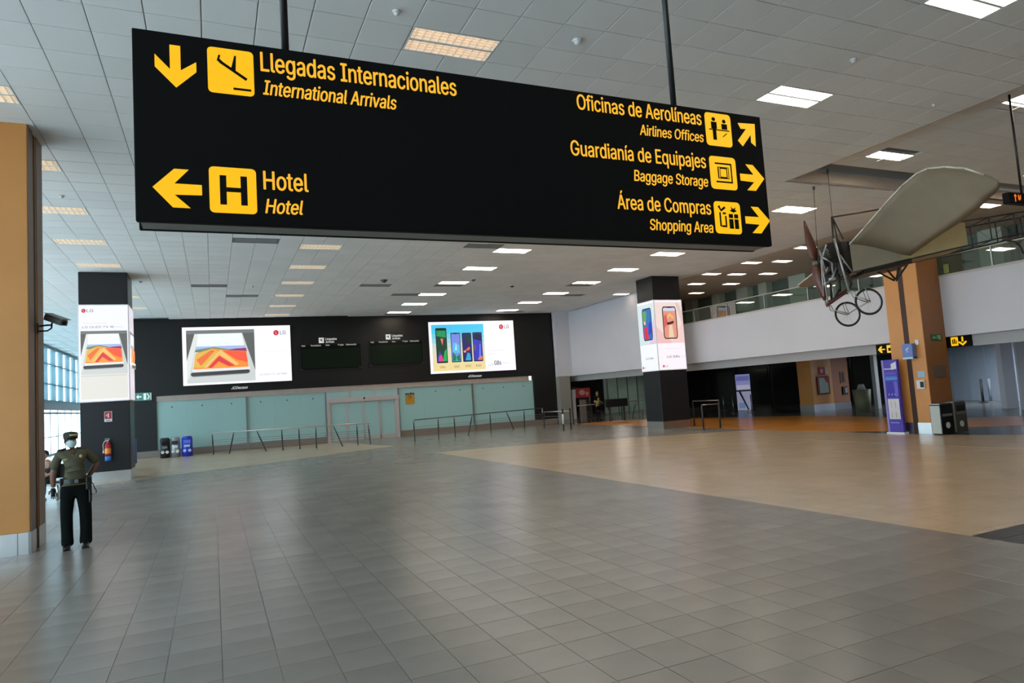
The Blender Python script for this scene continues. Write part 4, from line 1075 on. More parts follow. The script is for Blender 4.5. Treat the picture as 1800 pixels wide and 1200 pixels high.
# ================================================================ HANGING AIRCRAFT
AO = Vector((13.5495, 11.52, 4.65283)); AK = .9
AR = Matrix(((.88807641, .45876338, .02926514), (-.45969091, .88656094, .05190338), (-.00213396, -.05954709, .99822322)))
ac = empty('vintage_monoplane', AO, 'vintage canvas monoplane hung from the ceiling with propeller and bicycle wheels', 'aircraft')
ac.rotation_euler = AR.to_euler()
def L_(u, s, w_): return Vector((u, s, w_)) * AK
def AL(px_, py_, s):
    o = AR.transposed() @ (CAMPOS - AO); d = AR.transposed() @ ray(px_, py_)
    return o + d * ((s * AK - o.y) / d.y)
def abuild(mb, name, m, parent=None): return mb.build(name, m, parent or ac, local=True)
def wing(sgn, st, name):
    mb = MB(); mb.smooth = True; n = 9; top = []; bot = []
    for le, te in st:
        le = L_(*le); te = L_(*te); ch = (te - le).length
        rt = []; rb_ = []
        for k in range(n):
            t = k / (n - 1); p = le.lerp(te, t)
            cmb = .05 * ch * math.sin(PI * min(1, t * 1.15) ** .8); th = .022 * math.sin(PI * (t * .9 + .05)) + .004
            rt.append(p + Vector((0, 0, cmb + th))); rb_.append(p + Vector((0, 0, cmb - th)))
        top.append(rt); bot.append(rb_)
    m_ = len(st); vs = [p for r in top for p in r] + [p for r in bot for p in r]; o = m_ * n; fs = []
    for i in range(m_ - 1):
        for k in range(n - 1):
            a, b, c, d = i * n + k, i * n + k + 1, (i + 1) * n + k + 1, (i + 1) * n + k
            fs.append((a, b, c, d) if sgn > 0 else (d, c, b, a)); fs.append((o + d, o + c, o + b, o + a) if sgn > 0 else (o + a, o + b, o + c, o + d))
        for k in (0, n - 1):
            a, d = i * n + k, (i + 1) * n + k; fs.append((a, d, o + d, o + a) if (k == 0) == (sgn > 0) else (d, a, o + a, o + d))
    for i in (0, m_ - 1):
        for k in range(n - 1):
            a, b = i * n + k, i * n + k + 1; fs.append((a, o + a, o + b, b) if (i == 0) == (sgn > 0) else (b, o + b, o + a, a))
    mb.add(vs, fs); wo = abuild(mb, name, M['canvas'])
    e = MB(); e.smooth = True; e.tube([top[i][0].lerp(bot[i][0], .5) for i in range(m_)], .021 * AK, 8); abuild(e, 'leading_edge', mat('pale_edge_tape', (.60, .58, .50), .6), wo)
    return wo
def tl(px_, py_, s): return tuple(AL(px_, py_, s) / AK)
NW = [((.49, -.46, .24), tl(1600, 449, -.46)), ((.60, -1.1, .46), tl(1624, 432, -1.1)), ((.70, -1.9, .72), tl(1655, 411, -1.9)), ((.79, -2.72, .95), (1.99, -2.73, .02)),
      ((.76, -3.4, .97), (1.92, -3.5, .08)), ((.74, -3.9, .90), (1.86, -3.86, .13)), ((.86, -4.3, .76), (1.82, -4.2, .16)), ((1.08, -4.56, .60), (1.76, -4.45, .19)), ((1.34, -4.68, .40), (1.64, -4.63, .25))]
wing(-1, NW, 'near_wing')
FW = [((.49, .45, .24), (2.0, .45, .26)), ((.60, 1.6, .20), (2.0, 1.6, .26)), ((.66, 2.9, .14), (2.0, 2.9, .28)), ((.69, 3.9, .10), (1.95, 3.9, .28)), ((.9, 4.3, .10), (1.8, 4.25, .28)), ((1.2, 4.5, .12), (1.6, 4.45, .26))]
wing(1, FW, 'far_wing')
# canvas covered front fuselage
fu = MB()
def ring4(u, hw, w0, w1): return [L_(u, -hw, w0), L_(u, hw, w0), L_(u, hw, w1), L_(u, -hw, w1)]
def cover(name, ss, m):
    vs = [p for s_ in ss for p in s_]; fs = []
    for i in range(len(ss) - 1):
        for k in range(4): a, b = i * 4 + k, i * 4 + (k + 1) % 4; fs.append((a, b, b + 4, a + 4))
    abuild(MB().add(vs, fs), name, m)
secs = [ring4(.49, .46, -.50, .34), ring4(1.1, .458, -.40, .38), ring4(1.75, .455, -.30, .43), ring4(3.47, .43, -.01, .64)]
cover('front_covering', secs[:3], M['canvas']); cover('rear_covering', secs[2:], M['canvas_y'])
cp_ = MB().box(L_(.5, -.40, .2), L_(.56, .40, -.45)); abuild(cp_, 'firewall', M['dark'])
def spar(name, pts, r=.018, m=None, parent=None):
    mb = MB(); mb.tube(pts, r, 7); return abuild(mb, name, m or M['wood_black'], parent)
UE = 6.4
tr0 = lambda u: .34 + (.64 - .34) / (3.47 - .49) * (u - .49)
br0 = lambda u: -.50 + (.49) / (3.47 - .49) * (u - .49)
hw0 = lambda u: .43 - .045 * (u - 3.47)
for sg_ in (-1, 1):
    spar('longeron', [L_(.5, sg_ * .45, .33), L_(3.47, sg_ * .43, tr0(3.47)), L_(UE, sg_ * hw0(UE), tr0(UE))], .019)
    spar('longeron', [L_(.5, sg_ * .45, -.50), L_(3.47, sg_ * .43, br0(3.47)), L_(UE, sg_ * hw0(UE), br0(UE))], .019)
for u in (4.1, 4.75, 5.4, 6.05):
    hw = hw0(u)
    for sg_ in (-1, 1): spar('upright', [L_(u, sg_ * hw, br0(u)), L_(u, sg_ * hw, tr0(u))], .015)
    spar('cross_member', [L_(u, -hw, tr0(u)), L_(u, hw, tr0(u))], .013); spar('cross_member', [L_(u, -hw, br0(u)), L_(u, hw, br0(u))], .013)
for u0, u1 in ((3.47, 4.1), (4.1, 4.75), (4.75, 5.4), (5.4, 6.05)):
    spar('bracing_wire', [L_(u0, -hw0(u0), br0(u0)), L_(u1, -hw0(u1), tr0(u1))], .004, M['cable']); spar('bracing_wire', [L_(u0, -hw0(u0), tr0(u0)), L_(u1, -hw0(u1), br0(u1))], .004, M['cable'])
tp = MB(); q = [L_(6.0, -.95, .72), L_(6.8, -.9, .74), L_(6.8, .9, .74), L_(6.0, .95, .72)]; tp.add(q + [v + Vector((0, 0, .03)) for v in q], [(0, 1, 2, 3), (7, 6, 5, 4), (0, 4, 5, 1), (1, 5, 6, 2), (2, 6, 7, 3), (3, 7, 4, 0)]); abuild(tp, 'tailplane', M['canvas'])
spar('tail_skid', [AL(1770, 423, -.4), AL(1783, 424, -.35), AL(1793, 432, -.3), AL(1799, 446, -.3)], .022)
# cabane over the fuselage
spar('cabane_post', [AL(1462, 381, 0), AL(1466, 442, 0)], .022); spar('cabane_bar', [AL(1461, 382, 0), AL(1545, 368, 0)], .02); spar('cabane_brace', [AL(1464, 384, 0), AL(1482, 420, -.25)], .018); spar('cabane_brace', [AL(1464, 384, 0), AL(1474, 432, .3)], .016)
# pylon under the fuselage
for a, b in (((1535, 474), (1572, 493)), ((1552, 466), (1574, 491)), ((1583, 461), (1575, 491)), ((1602, 454), (1575, 494))): spar('pylon_strut', [AL(a[0], a[1], -.1), AL(b[0], b[1], 0)], .022)
mb = MB(); a, b = AL(1520, 476, -.44), AL(1603, 457, -.44); a2, b2 = a + Vector((0, .8, 0)), b + Vector((0, .8, 0)); a.z -= .06; b.z -= .06; a2.z -= .06; b2.z -= .06
mb.add([a, b, b2, a2] + [v + Vector((0, 0, .09)) for v in (a, b, b2, a2)], [(3, 2, 1, 0), (4, 5, 6, 7), (0, 1, 5, 4), (1, 2, 6, 5), (2, 3, 7, 6), (3, 0, 4, 7)]); abuild(mb, 'belly_board', M['wood_black'])
# propeller: two twisted blades and a hub
hub = AL(1434, 462, 0); tipa = AL(1413.5, 388, 0); tipb = AL(1450, 528, 0)
pm = MB(); pm.smooth = True
for tip in (tipa, tipb):
    ax = (tip - hub); Ln = ax.length; ax.normalize(); fx = Vector((1, 0, 0)); sd = ax.cross(fx).normalized(); rings = []
    for k in range(9):
        t = k / 8; wd = (.045 + .10 * math.sin(PI * min(1, t * 1.05) ** .75)) * (1 if t < .95 else .6); tw = math.radians(80 - 24 * t)
        dx = sd * math.cos(tw) + fx * math.sin(tw); nx_ = ax.cross(dx); c = hub + ax * (Ln * t)
        rings.append([c + dx * wd, c + nx_ * .018, c - dx * wd, c - nx_ * .018])
    vs = [p for r in rings for p in r]; fs = [(i * 4 + k, i * 4 + (k + 1) % 4, (i + 1) * 4 + (k + 1) % 4, (i + 1) * 4 + k) for i in range(8) for k in range(4)] + [(3, 2, 1, 0), (32, 33, 34, 35)]
    pm.add(vs, fs)
po = abuild(pm, 'propeller', M['prop']); mb = MB().cyl(hub - Vector((.06, 0, 0)), hub + Vector((.16, 0, 0)), .07, .07, 14); abuild(mb, 'propeller_hub', M['engine'], po)
# engine, radiators and silver frame
en = MB()
def blockpx(mb, p0, p1, p2, p3, s0, s1):
    f = [AL(p[0], p[1], s0) for p in (p0, p1, p2, p3)]; dv_ = Vector((0, (s1 - s0) * AK, 0)); b = [v + dv_ for v in f]
    mb.add(f + b, [(0, 1, 2, 3), (7, 6, 5, 4), (0, 4, 5, 1), (1, 5, 6, 2), (2, 6, 7, 3), (3, 7, 4, 0)])
mb = MB(); blockpx(mb, (1452, 428), (1476, 422), (1480, 456), (1458, 462), -.2, .3); abuild(mb, 'upper_radiator', M['dark'])
mb = MB(); blockpx(mb, (1478, 424), (1489, 424), (1500, 470), (1490, 474), -.42, .0); abuild(mb, 'side_radiator', M['wood_black'])
mb = MB(); blockpx(mb, (1444, 462), (1468, 456), (1476, 492), (1452, 498), -.15, .25); abuild(mb, 'crankcase', M['engine'])
for k, (a, b) in enumerate((((1444, 446), (1455, 468)), ((1450, 438), (1462, 462)), ((1462, 470), (1446, 486)), ((1470, 474), (1458, 492)), ((1448, 470), (1440, 452)))):
    mb = MB(); mb.cyl(AL(a[0], a[1], -.25), AL(b[0], b[1], -.1), .045, .05, 12)
    for t in (.2, .4, .6, .8): c = AL(a[0], a[1], -.25).lerp(AL(b[0], b[1], -.1), t); d = (AL(b[0], b[1], -.1) - AL(a[0], a[1], -.25)).normalized(); mb.cyl(c, c + d * .01, .065, .065, 12)
    abuild(mb, 'engine_cylinder', M['engine'])
for pts, s in ((((1440, 440), (1452, 478), (1455, 470)), -.3), (((1452, 430), (1446, 452), (1462, 462), (1464, 480)), -.32), (((1447, 500), (1462, 492), (1470, 470)), -.3)):
    spar('exhaust_pipe', [AL(p[0], p[1], s) for p in pts], .02, M['silver'])
mb = MB(); mb.cyl(AL(1458, 492, -.2), AL(1468, 489, -.2), .04, .04, 12); abuild(mb, 'carburettor', P((225, 225, 225)))
SL = M['silver']
for a, b, s, r in (((1466, 419), (1493, 514), -.45, .026), ((1437, 452), (1452, 537), .3, .016), ((1443, 450), (1456, 536), -.3, .018), ((1448, 520), (1443, 456), -.45, .014), ((1476, 448), (1500, 480), -.42, .018), ((1482, 460), (1505, 482), -.3, .016),
                   ((1462, 496), (1466, 524), -.1, .014), ((1452, 537), (1437, 470), .45, .012)):
    spar('silver_strut', [AL(a[0], a[1], s), AL(b[0], b[1], s)], r, SL)
for a, b, s in (((1458, 470), (1462, 528), .1), ((1474, 482), (1477, 512), -.1), ((1478, 505), (1464, 528), -.1), ((1489, 480), (1497, 500), -.4), ((1497, 498), (1488, 516), -.4)): spar('engine_bearer', [AL(a[0], a[1], s), AL(b[0], b[1], s)], .028)
mb = MB(); blockpx(mb, (1454, 534), (1489, 511), (1489, 515), (1455, 539), -.45, -.36); abuild(mb, 'front_cross_beam', mat('red_brown_beam', (.09, .025, .018), .5))
mb = MB(); blockpx(mb, (1454, 530), (1489, 507), (1489, 511), (1455, 535), .30, .38); abuild(mb, 'rear_cross_beam', mat('red_brown_beam_rear', (.08, .022, .016), .5))
spar('chassis_post', [AL(1455, 537, -.4), AL(1462, 528, .35)], .02, SL)
# wheels with forks
for (wx, wy, s, R_, fork) in ((1527, 530, -1.05, .285, ((1498, 512), (1503, 522), (1518, 507))), (1490, 552, .70, .292, ((1459, 538), (1462, 545), (1482, 531)))):
    c = AL(wx, wy, s); ax = Vector((0, 1, 0))
    mb = MB(); mb.ring(c, ax, R_, .022, 40, 8); ty_ = abuild(mb, 'wheel', M['tyre'])
    mb = MB(); mb.ring(c, ax, R_ - .024, .010, 40, 6); abuild(mb, 'rim', M['silver'], ty_)
    mb = MB(); mb.cyl(c - ax * .06, c + ax * .06, .022, .022, 12)
    for k in range(20):
        t = 2 * PI * k / 20; mb.cyl(c + ax * (.03 if k % 2 else -.03), c + Vector((math.cos(t), 0, math.sin(t))) * (R_ - .03), .0016, .0016, 4, caps=False)
    abuild(mb, 'spokes_and_hub', M['silver'], ty_)
    for sd_ in (-.07, .07):
        spar('fork', [AL(fork[0][0], fork[0][1], s) + ax * sd_, AL(fork[1][0], fork[1][1], s) + ax * sd_, c + ax * sd_], .013, SL)
        spar('fork_stay', [AL(fork[2][0], fork[2][1], s) + ax * sd_, c + ax * sd_], .010, SL)
spar('axle_tube', [AL(1490, 552, .70), AL(1527, 530, -1.05)], .012, SL)
spar('chassis_link', [AL(1455, 537, -.4), AL(1459, 538, .70)], .016, SL); spar('chassis_link', [AL(1489, 513, -.42), AL(1498, 512, -1.05)], .016, SL)
# suspension cables (things of their own)
for k, (a, b) in enumerate(((fl(1430, 328, H), on_y(1437, 442, 11.75)), (Vector((13.93, 11.49, HR)), Vector((13.925, 11.492, 5.70))))):
    r = empty('suspension_cable', (a.x, a.y, b.z), ('thin cable from the ceiling tiles to the aircraft nose', 'thin cable from the recess to the black post over the aircraft')[k], 'cable', 'aircraft cables')
    MB().cyl(b, a, .008, n=6).build('wire', M['cable'], r); MB().cyl(a - Vector((0, 0, .08)), a, .03, .03, 10).build('ceiling_anchor', M['engine'], r)

# ================================================================ RAILINGS
DKP = mat('dark_rail_post', (.05, .05, .055), .4, .5)
RAIL = mat('dark_rail_wires', (.30, .27, .26), .4, .6)
def post(root, b, t, m=None, r=.028):
    mb = MB(); d = (t - b); mb.cyl(b, b + d * .55, r * .8, r * 1.15, 10).cyl(b + d * .55, b + d * .93, r * 1.15, r * .7, 10).cyl(b + d * .93, t, r * .45, r * .45, 8)
    mb.cyl(b, b + Vector((0, 0, .012)), r * 2.2, r * 2.2, 14); return mb.build('post', m or DKP, root)
def railing(label, line_px, zt, posts, top_m, wires=(.26, .36, .46, .56, .66), ends=()):
    """line_px: two pixels on the top rail; the rail stands on the vertical plane through them"""
    a = fl(line_px[0][0], line_px[0][1], zt); b = fl(line_px[1][0], line_px[1][1], zt)
    root = empty('railing', ((a.x + b.x) / 2, (a.y + b.y) / 2, 0), label, 'railing')
    MB().cyl(a, b, .026, n=10).build('top_rail', top_m, root)
    d = (b - a); n = Vector((d.y, -d.x, 0)).normalized()
    def hit(x, y):
        r_ = ray(x, y); t = (a - CAMPOS).dot(n) / r_.dot(n); return CAMPOS + r_ * t
    for (tx_, bx_) in posts:
        yt = line_px[0][1] + (line_px[1][1] - line_px[0][1]) * (tx_ - line_px[0][0]) / (line_px[1][0] - line_px[0][0])
        T_ = hit(tx_, yt + 1); T_.z = zt - .03
        B_ = hit(bx_, yt + 30); B_.z = 0
        # lean in the plane only
        post(root, Vector((B_.x, B_.y, 0)), Vector((T_.x, T_.y, zt - .02)))
    for z in wires:
        MB().cyl((a.x, a.y, z), (b.x, b.y, z), .009, n=6).build('wire_rail', RAIL, root)
    for e_ in ends:
        p = a if e_ == 0 else b
        MB().cyl((p.x, p.y, 0), (p.x, p.y, zt), .028, n=10).build('end_post', M['silver'], root)
    return root
warm = mat('warm_steel_rail', (.50, .42, .38), .35, .6)
railing('long low railing with slanting posts before the left glass bays', ((372, 761), (650, 743)), 1.0, ((373, 375), (411, 403), (451, 468), (495, 497), (525, 527), (555, 556), (586, 602), (627, 629), (647, 651)), warm)
rb2 = railing('railing with slanting dark posts before the right glass bays', ((728, 738), (953, 717)), 1.0, ((727, 729), (770, 771), (798, 800), (830, 823), (861, 863), (890, 903), (921, 922), (953, 955)), mat('dark_top_rail', (.12, .12, .12), .4, .4), ends=(1,))
railing('short steel railing between the left column and the bins', ((237, 768), (276, 766)), 1.0, ((242, 252), (275, 277)), M['steel'], (.40, .50, .60, .70), ends=(1,))
railing('steel railing behind the hi-vis worker left of the centre column', ((1016, 713), (1128, 703)), 1.0, ((1019, 1020), (1040, 1042), (1066, 1077), (1092, 1094), (1118, 1112)), M['steel'], (.20, .30, .40, .50, .60), ends=(1,))
railing('low wire railing joining the black wall end to the bollards', ((956, 724), (1000, 722)), .85, ((957, 957),), M['steel'], (.45, .6))
for k, (bx_, by_, tx_, lab) in enumerate(((991, 756, 987, 'dark bollard with white sleeve beside the grey pier'), (1004, 754, 1001, 'dark bollard next to the white sleeved one by the pier'))):
    p = fl(bx_, by_); r = empty('bollard', (p.x, p.y, 0), lab, 'bollard', 'bollards by the grey pier')
    MB().cyl((p.x, p.y, 0), (p.x, p.y, .95), .032, .04, 12).cyl((p.x, p.y, 0), (p.x, p.y, .015), .10, .10, 14).build('post', M['dark'], r)
    if k == 0: MB().cyl((p.x, p.y, .30), (p.x, p.y, .78), .045, .045, 12).build('white_sleeve', M['white'], r)
    MB().sph((p.x, p.y, .98), .05, 10).build('cap', M['dark'], r)
def gate(label, pts, zt, m):
    r = empty('queue_gate', (pts[0].x, pts[0].y, 0), label, 'queue barrier')
    for p in pts: MB().cyl((p.x, p.y, 0), (p.x, p.y, zt), .03, n=10).cyl((p.x, p.y, 0), (p.x, p.y, .015), .12, .12, 14).build('post', m, r)
    for a, b in zip(pts[:-1], pts[1:]): MB().cyl((a.x, a.y, zt), (b.x, b.y, zt), .024, n=8).build('top_rail', M['steel_dark'], r)
    return r
q1, q2, q3 = fl(1237, 755), fl(1221, 748), fl(1267, 748)
gate('front dark queue post with short rail right of the centre column', [q1, q1 + Vector((1.0, -.25, 0)) * .7], .98, DKP)
gate('rear dark queue gate right of the centre column', [q2, q3], 1.08, DKP)
for k, p in enumerate((fl(1290, 727), fl(1273, 722), fl(1322, 725))):
    r = empty('queue_post', (p.x, p.y, 0), ('dim queue post before the dark shop, middle', 'dim queue post before the dark shop, left', 'dim queue post before the dark shop, by the banner')[k], 'queue barrier', 'dim queue posts')
    MB().cyl((p.x, p.y, 0), (p.x, p.y, 1.0), .03, n=10).cyl((p.x, p.y, 0), (p.x, p.y, .02), .15, .15, 14).build('post', M['steel_dark'], r)
    MB().cyl((p.x, p.y, .97), (p.x + 1.1, p.y + 1.2, .97), .02, n=6).build('rail', M['steel_dark'], r)

# ================================================================ BINS
def bin_round(label, px_, w_px, body, inlet, stick):
    p = on_y(px_, 780, 35.4); p.z = 0; wd = w_px / FPX * 33.0 / 2
    r = empty('recycling_bin', p, label, 'bin', 'recycling bins before the glass')
    MB().cyl(p, p + Vector((0, 0, .84)), wd, wd, 20).cyl(p + Vector((0, 0, .84)), p + Vector((0, 0, .92)), wd, wd * .8, 20).build('bin_body', body, r)
    MB().box((p.x - wd * .62, p.y - wd - .01, .60), (p.x + wd * .62, p.y - wd * .6, .76)).build('inlet', inlet, r)
    for s_ in (-1, 1): MB().cyl((p.x + s_ * wd * .45, p.y - wd * 1.02, .27), (p.x + s_ * wd * .45, p.y - wd * .6, .27), .07, .07, 14).build('round_sticker', stick, r)
    MB().box((p.x - wd * .5, p.y - wd - .005, .44), (p.x + wd * .5, p.y - wd * .6, .54)).build('label_strip', stick if body != M['dark'] else P((120, 125, 120)), r)
bin_round('black round recycling bin, left of the three by the glass', 290, 15, M['dark'], M['black_gloss'], P((215, 215, 215)))
bin_round('silver round recycling bin, middle of the three by the glass', 308, 15, mat('silver_bin', (.34, .36, .37), .35, .5), M['dark'], P((225, 228, 232)))
bin_round('blue round recycling bin, right of the three by the glass', 329, 17, P((44, 60, 190), .35), P((90, 120, 225)), P((190, 200, 250)))
pb = fl(238, 812); r = empty('blue_trolley_box', (-2.2, 26.6, 0), 'blue object half hidden behind the left column edge', 'box')
bx0 = on_y(231, 790, 28.5); MB().bbox((bx0.x - .5, 28.4, .25), (on_y(239, 790, 28.5).x, 28.9, 1.15), .03).build('box_body', P((60, 72, 150)), r)
MB().box((bx0.x - .4, 28.45, 0), (bx0.x + .05, 28.8, .26)).build('box_base', M['dark'], r)
def bin_sq(label, x0, x1, y0, y1, front, h_, tone):
    r = empty('litter_bin', ((x0 + x1) / 2, (y0 + y1) / 2, 0), label, 'bin', 'litter bins by the orange pillar')
    MB().bbox((x0, y0, .02), (x1, y1, h_), .015).build('bin_body', front, r)
    MB().box((x0 - .006, y0 + .02, .04), (x0 + .004, y1 - .02, h_ - .03)).build('side_panel', tone, r)
    MB().box((x0 + .08, y0 - .008, h_ - .24), (x1 - .08, y0 + .01, h_ - .07)).build('inlet', M['black_gloss'], r)
    MB().box((x0 + .05, y0 - .006, h_ - .33), (x1 - .05, y0 + .01, h_ - .26)).build('label_strip', P((120, 120, 116)), r)
    MB().cyl(((x0 + x1) / 2, y0 - .010, .26), ((x0 + x1) / 2, y0 + .02, .26), .085, .085, 20).build('round_logo', P((205, 208, 200)), r)
    MB().box((x0 + .03, y0 + .03, h_), (x1 - .03, y1 - .03, h_ + .025)).build('lid', M['steel_dark'], r)
a, b = on_y(1655, 740, 12.37), on_y(1677, 740, 12.37); bin_sq('black and silver litter bin against the orange twin pillar', a.x, b.x, 12.37, 12.68, M['black_gloss'], .84, P((190, 196, 190)))
a, b = on_y(1680, 740, 12.37), on_y(1701, 740, 12.37); bin_sq('grey bronze litter bin, right of the black and silver one', a.x, b.x, 12.37, 12.68, mat('bronze_bin', (.13, .115, .095), .35, .5), .86, P((120, 112, 100)))

# ================================================================ KIOSK BANNERS AND SMALL SIGNS
XK = 18.34
a, b = on_x(1560, 745, XK), on_x(1588, 747, XK); zt = on_x(1566, 632, XK).z
kt = empty('purple_totem', (XK, (a.y + b.y) / 2, 0), 'tall purple information totem leaning by the orange twin pillar', 'totem')
MB().bbox((XK, b.y, .06), (XK + .10, a.y, zt), .008).build('totem_panel', M['purple'], kt)
MB().box((XK - .03, b.y - .03, 0), (XK + .16, a.y + .03, .06)).build('totem_base', M['white'], kt)
T = Art((XK, a.y, .06), (0, b.y - a.y, 0), (0, 0, zt - .06), (-1, 0, 0), .003)
T.rect(.02, 0, .14, 1, P((150, 140, 205))); T.poly([(.62, .86), (.95, .87), (.95, .97), (.62, .94)], P((220, 218, 232))); T.text('Información', .16, .865, .62, .022, P((235, 232, 245)), 0, .03)
T.rect(.2, .79, .9, .83, P((98, 84, 200))); T.rect(.2, .72, .95, .755, P((70, 150, 235))); T.rect(.2, .76, .95, .775, P((90, 110, 220)))
T.rect(.2, .48, .95, .70, P((58, 50, 176))); T.poly([(.75, .48), (.95, .50), (.95, .70), (.7, .70)], P((110, 96, 210)))
for k in range(3): T.disc(.35 + .2 * k, .52, .04, P((150, 170, 235)), .012)
T.rect(.24, .18, .95, .46, P((214, 208, 220)))
for k in range(2):
    for j in range(2): T.rect(.42 + .25 * j, .34 - .14 * k, .47 + .25 * j, .42 - .14 * k, P((186, 190, 150)))
T.text('Bienvenidos', .32, .125, .85, .018, P((190, 185, 230)), 0, .02); T.build('totem_print', kt)
# roll-up banner in the dark
p = fl(1310, 720); c = Vector((31.2, 33.7, 0)); c = Vector((p.x * .97, p.y * .97, 0))
u_ = Vector((c.y, -c.x, 0)).normalized()
bn = empty('rollup_banner', c, 'pale blue and white roll-up banner standing before the dark shops', 'banner')
wd = 22 / FPX * 44.5 / 2
z1 = on_y(1300, 658, c.y).z; z0 = .05
mb = MB(); q = [c - u_ * wd, c + u_ * wd]; nb = Vector((-u_.y, u_.x, 0)) * .03
mb.quadbox([(q[0].x, q[0].y), (q[1].x, q[1].y), ((q[1] + nb).x, (q[1] + nb).y), ((q[0] + nb).x, (q[0] + nb).y)], z0, z1); mb.build('banner_sheet', P((170, 172, 200)), bn)
T = Art(c - u_ * wd + Vector((0, 0, z0)), u_ * (2 * wd), (0, 0, z1 - z0), (-c).normalized(), .004)
T.rect(0, .56, 1, 1, G((120, 122, 170), .8)); T.rect(.05, .82, .95, .95, G((84, 88, 150), .8)); T.rect(.05, .58, .95, .70, G((160, 158, 180), .8)); T.rect(0, 0, 1, .52, G((140, 140, 168), .7)); T.rect(.1, .05, .55, .2, G((90, 120, 160), .7)); T.poly([(.15, .52), (.3, .52), (.8, .0), (.7, .0)], M['dark']); T.rect(0, .52, 1, .56, M['dark']); T.build('banner_print', bn)
MB().quadbox([((q[0] - nb * 3).x, (q[0] - nb * 3).y), ((q[1] - nb * 3).x, (q[1] - nb * 3).y), ((q[1] + nb * 4).x, (q[1] + nb * 4).y), ((q[0] + nb * 4).x, (q[0] + nb * 4).y)], 0, .06).build('banner_foot', M['steel_dark'], bn)
# direction signs on the bulkhead
def strip_sign(label, u0, u1, v0, v1, draw):
    X = 19.93; a = on_x(u0, (v0 + v1) / 2, X); b = on_x(u1, (v0 + v1) / 2, X); z0, z1 = on_x((u0 + u1) / 2, v1, X).z, on_x((u0 + u1) / 2, v0, X).z
    r = empty('direction_sign', (X, (a.y + b.y) / 2, z0), label, 'sign')
    MB().bbox((X - .06, b.y, z0), (X + .02, a.y, z1), .005).build('sign_box', M['sign_black'], r)
    T = Art((X - .06, a.y, z0), (0, b.y - a.y, 0), (0, 0, z1 - z0), (-1, 0, 0), .003); draw(T); T.build('sign_print', r)
def d1(T):
    T.poly([(.08, .5), (.20, .82), (.28, .82), (.21, .56), (.38, .56), (.38, .44), (.21, .44), (.28, .18), (.20, .18)][0:3] + [(.21, .5), (.28, .18), (.20, .18)], Y); T.rect(.2, .44, .38, .56, Y)
    T.rrect(.46, .12, .72, .88, .04, Y); T.rect(.52, .3, .66, .6, K); T.rect(.78, .2, .95, .4, P((220, 200, 120)))
def d2(T):
    T.text('C', .02, .25, .12, .5, G((235, 215, 160)), 0, .02); T.rrect(.36, .12, .60, .90, .04, Y); T.rect(.41, .3, .45, .7, K); T.rect(.47, .3, .51, .75, K); T.rect(.53, .3, .56, .6, K)
    T.rect(.72, .45, .78, .88, Y); T.poly([(.62, .5), (.70, .42), (.75, .26), (.80, .42), (.88, .5), (.88, .36), (.75, .08), (.62, .36)], Y)
strip_sign('black sign with yellow left arrow left of the orange twin pillar', 1542, 1585, 604, 622, d1)
strip_sign('black sign with yellow icon and down arrow right of the orange twin pillar', 1655, 1709, 590, 610, d2)
# small hanging sign at the right edge
hs = on_y(1773, 337, 7.2); hb = on_y(1773, 356, 7.2)
r = empty('hanging_sign', (hs.x + .9, 7.25, hb.z), 'small black hanging sign with orange characters at the right edge', 'sign')
MB().bbox((hs.x, 7.2, hb.z), (hs.x + 1.9, 7.32, hs.z), .01).build('sign_box', M['sign_black'], r)
for k in (.5, 1.5): MB().cyl((hs.x + k, 7.26, hs.z - .01), (hs.x + k, 7.26, HR + .02), .02, n=8).build('suspension_rod', M['rod'], r)
T = Art((hs.x, 7.2, hb.z), (1.9, 0, 0), (0, 0, hs.z - hb.z), (0, -1, 0), .003); OR = G((246, 120, 30), 1)
T.rect(.085, .15, .10, .75, OR); T.poly([(.066, .62), (.0925, .88), (.119, .62)], OR); T.text('M', .135, .3, .175, .5, OR, 0, .04); T.build('sign_print', r)
# posts and small things before the shutter
for k, (x_, y_, t_, m, lab) in enumerate(((1728, 704, 668, M['dark'], 'black post standing before the blue grey shutter'), (1742, 703, 668, mat('grey_post', (.22, .24, .28), .5), 'faint grey post beside the black one'))):
    p = fl(x_, y_) * .95; p.z = 0; r = empty('queue_post', (p.x, p.y, 0), lab, 'queue barrier')
    MB().cyl((p.x, p.y, 0), (p.x, p.y, 1.15), .06, n=12).cyl((p.x, p.y, 0), (p.x, p.y, .03), .2, .2, 14).build('post', m, r)
# upstairs objects behind the balustrade
p = on_x(1392, 523, 22.0)
r = empty('upstairs_seat', (22, p.y, 4.2), 'low dark bench upstairs behind the balustrade', 'bench')
MB().bbox((21.8, p.y - .9, 4.55), (22.3, p.y + .9, 4.68), .02).build('seat', M['dark'], r)
for s_ in (-.7, .7): MB().box((21.9, p.y + s_ - .04, 4.2), (22.2, p.y + s_ + .04, 4.56)).build('leg', M['engine'], r)
p = on_x(1664, 468, 20.1); z = p.z
r = empty('green_notice', (19.72, on_x(1664, 468, 19.72).y, 4.56), 'small yellow green notice on the balustrade right of the orange pillar', 'notice')
a, b = on_x(1659, 470, 19.66), on_x(1668, 470, 19.66); MB().box((19.64, b.y, 4.60), (19.66, a.y, 4.86)).build('notice_sheet', P((150, 160, 90)), r)
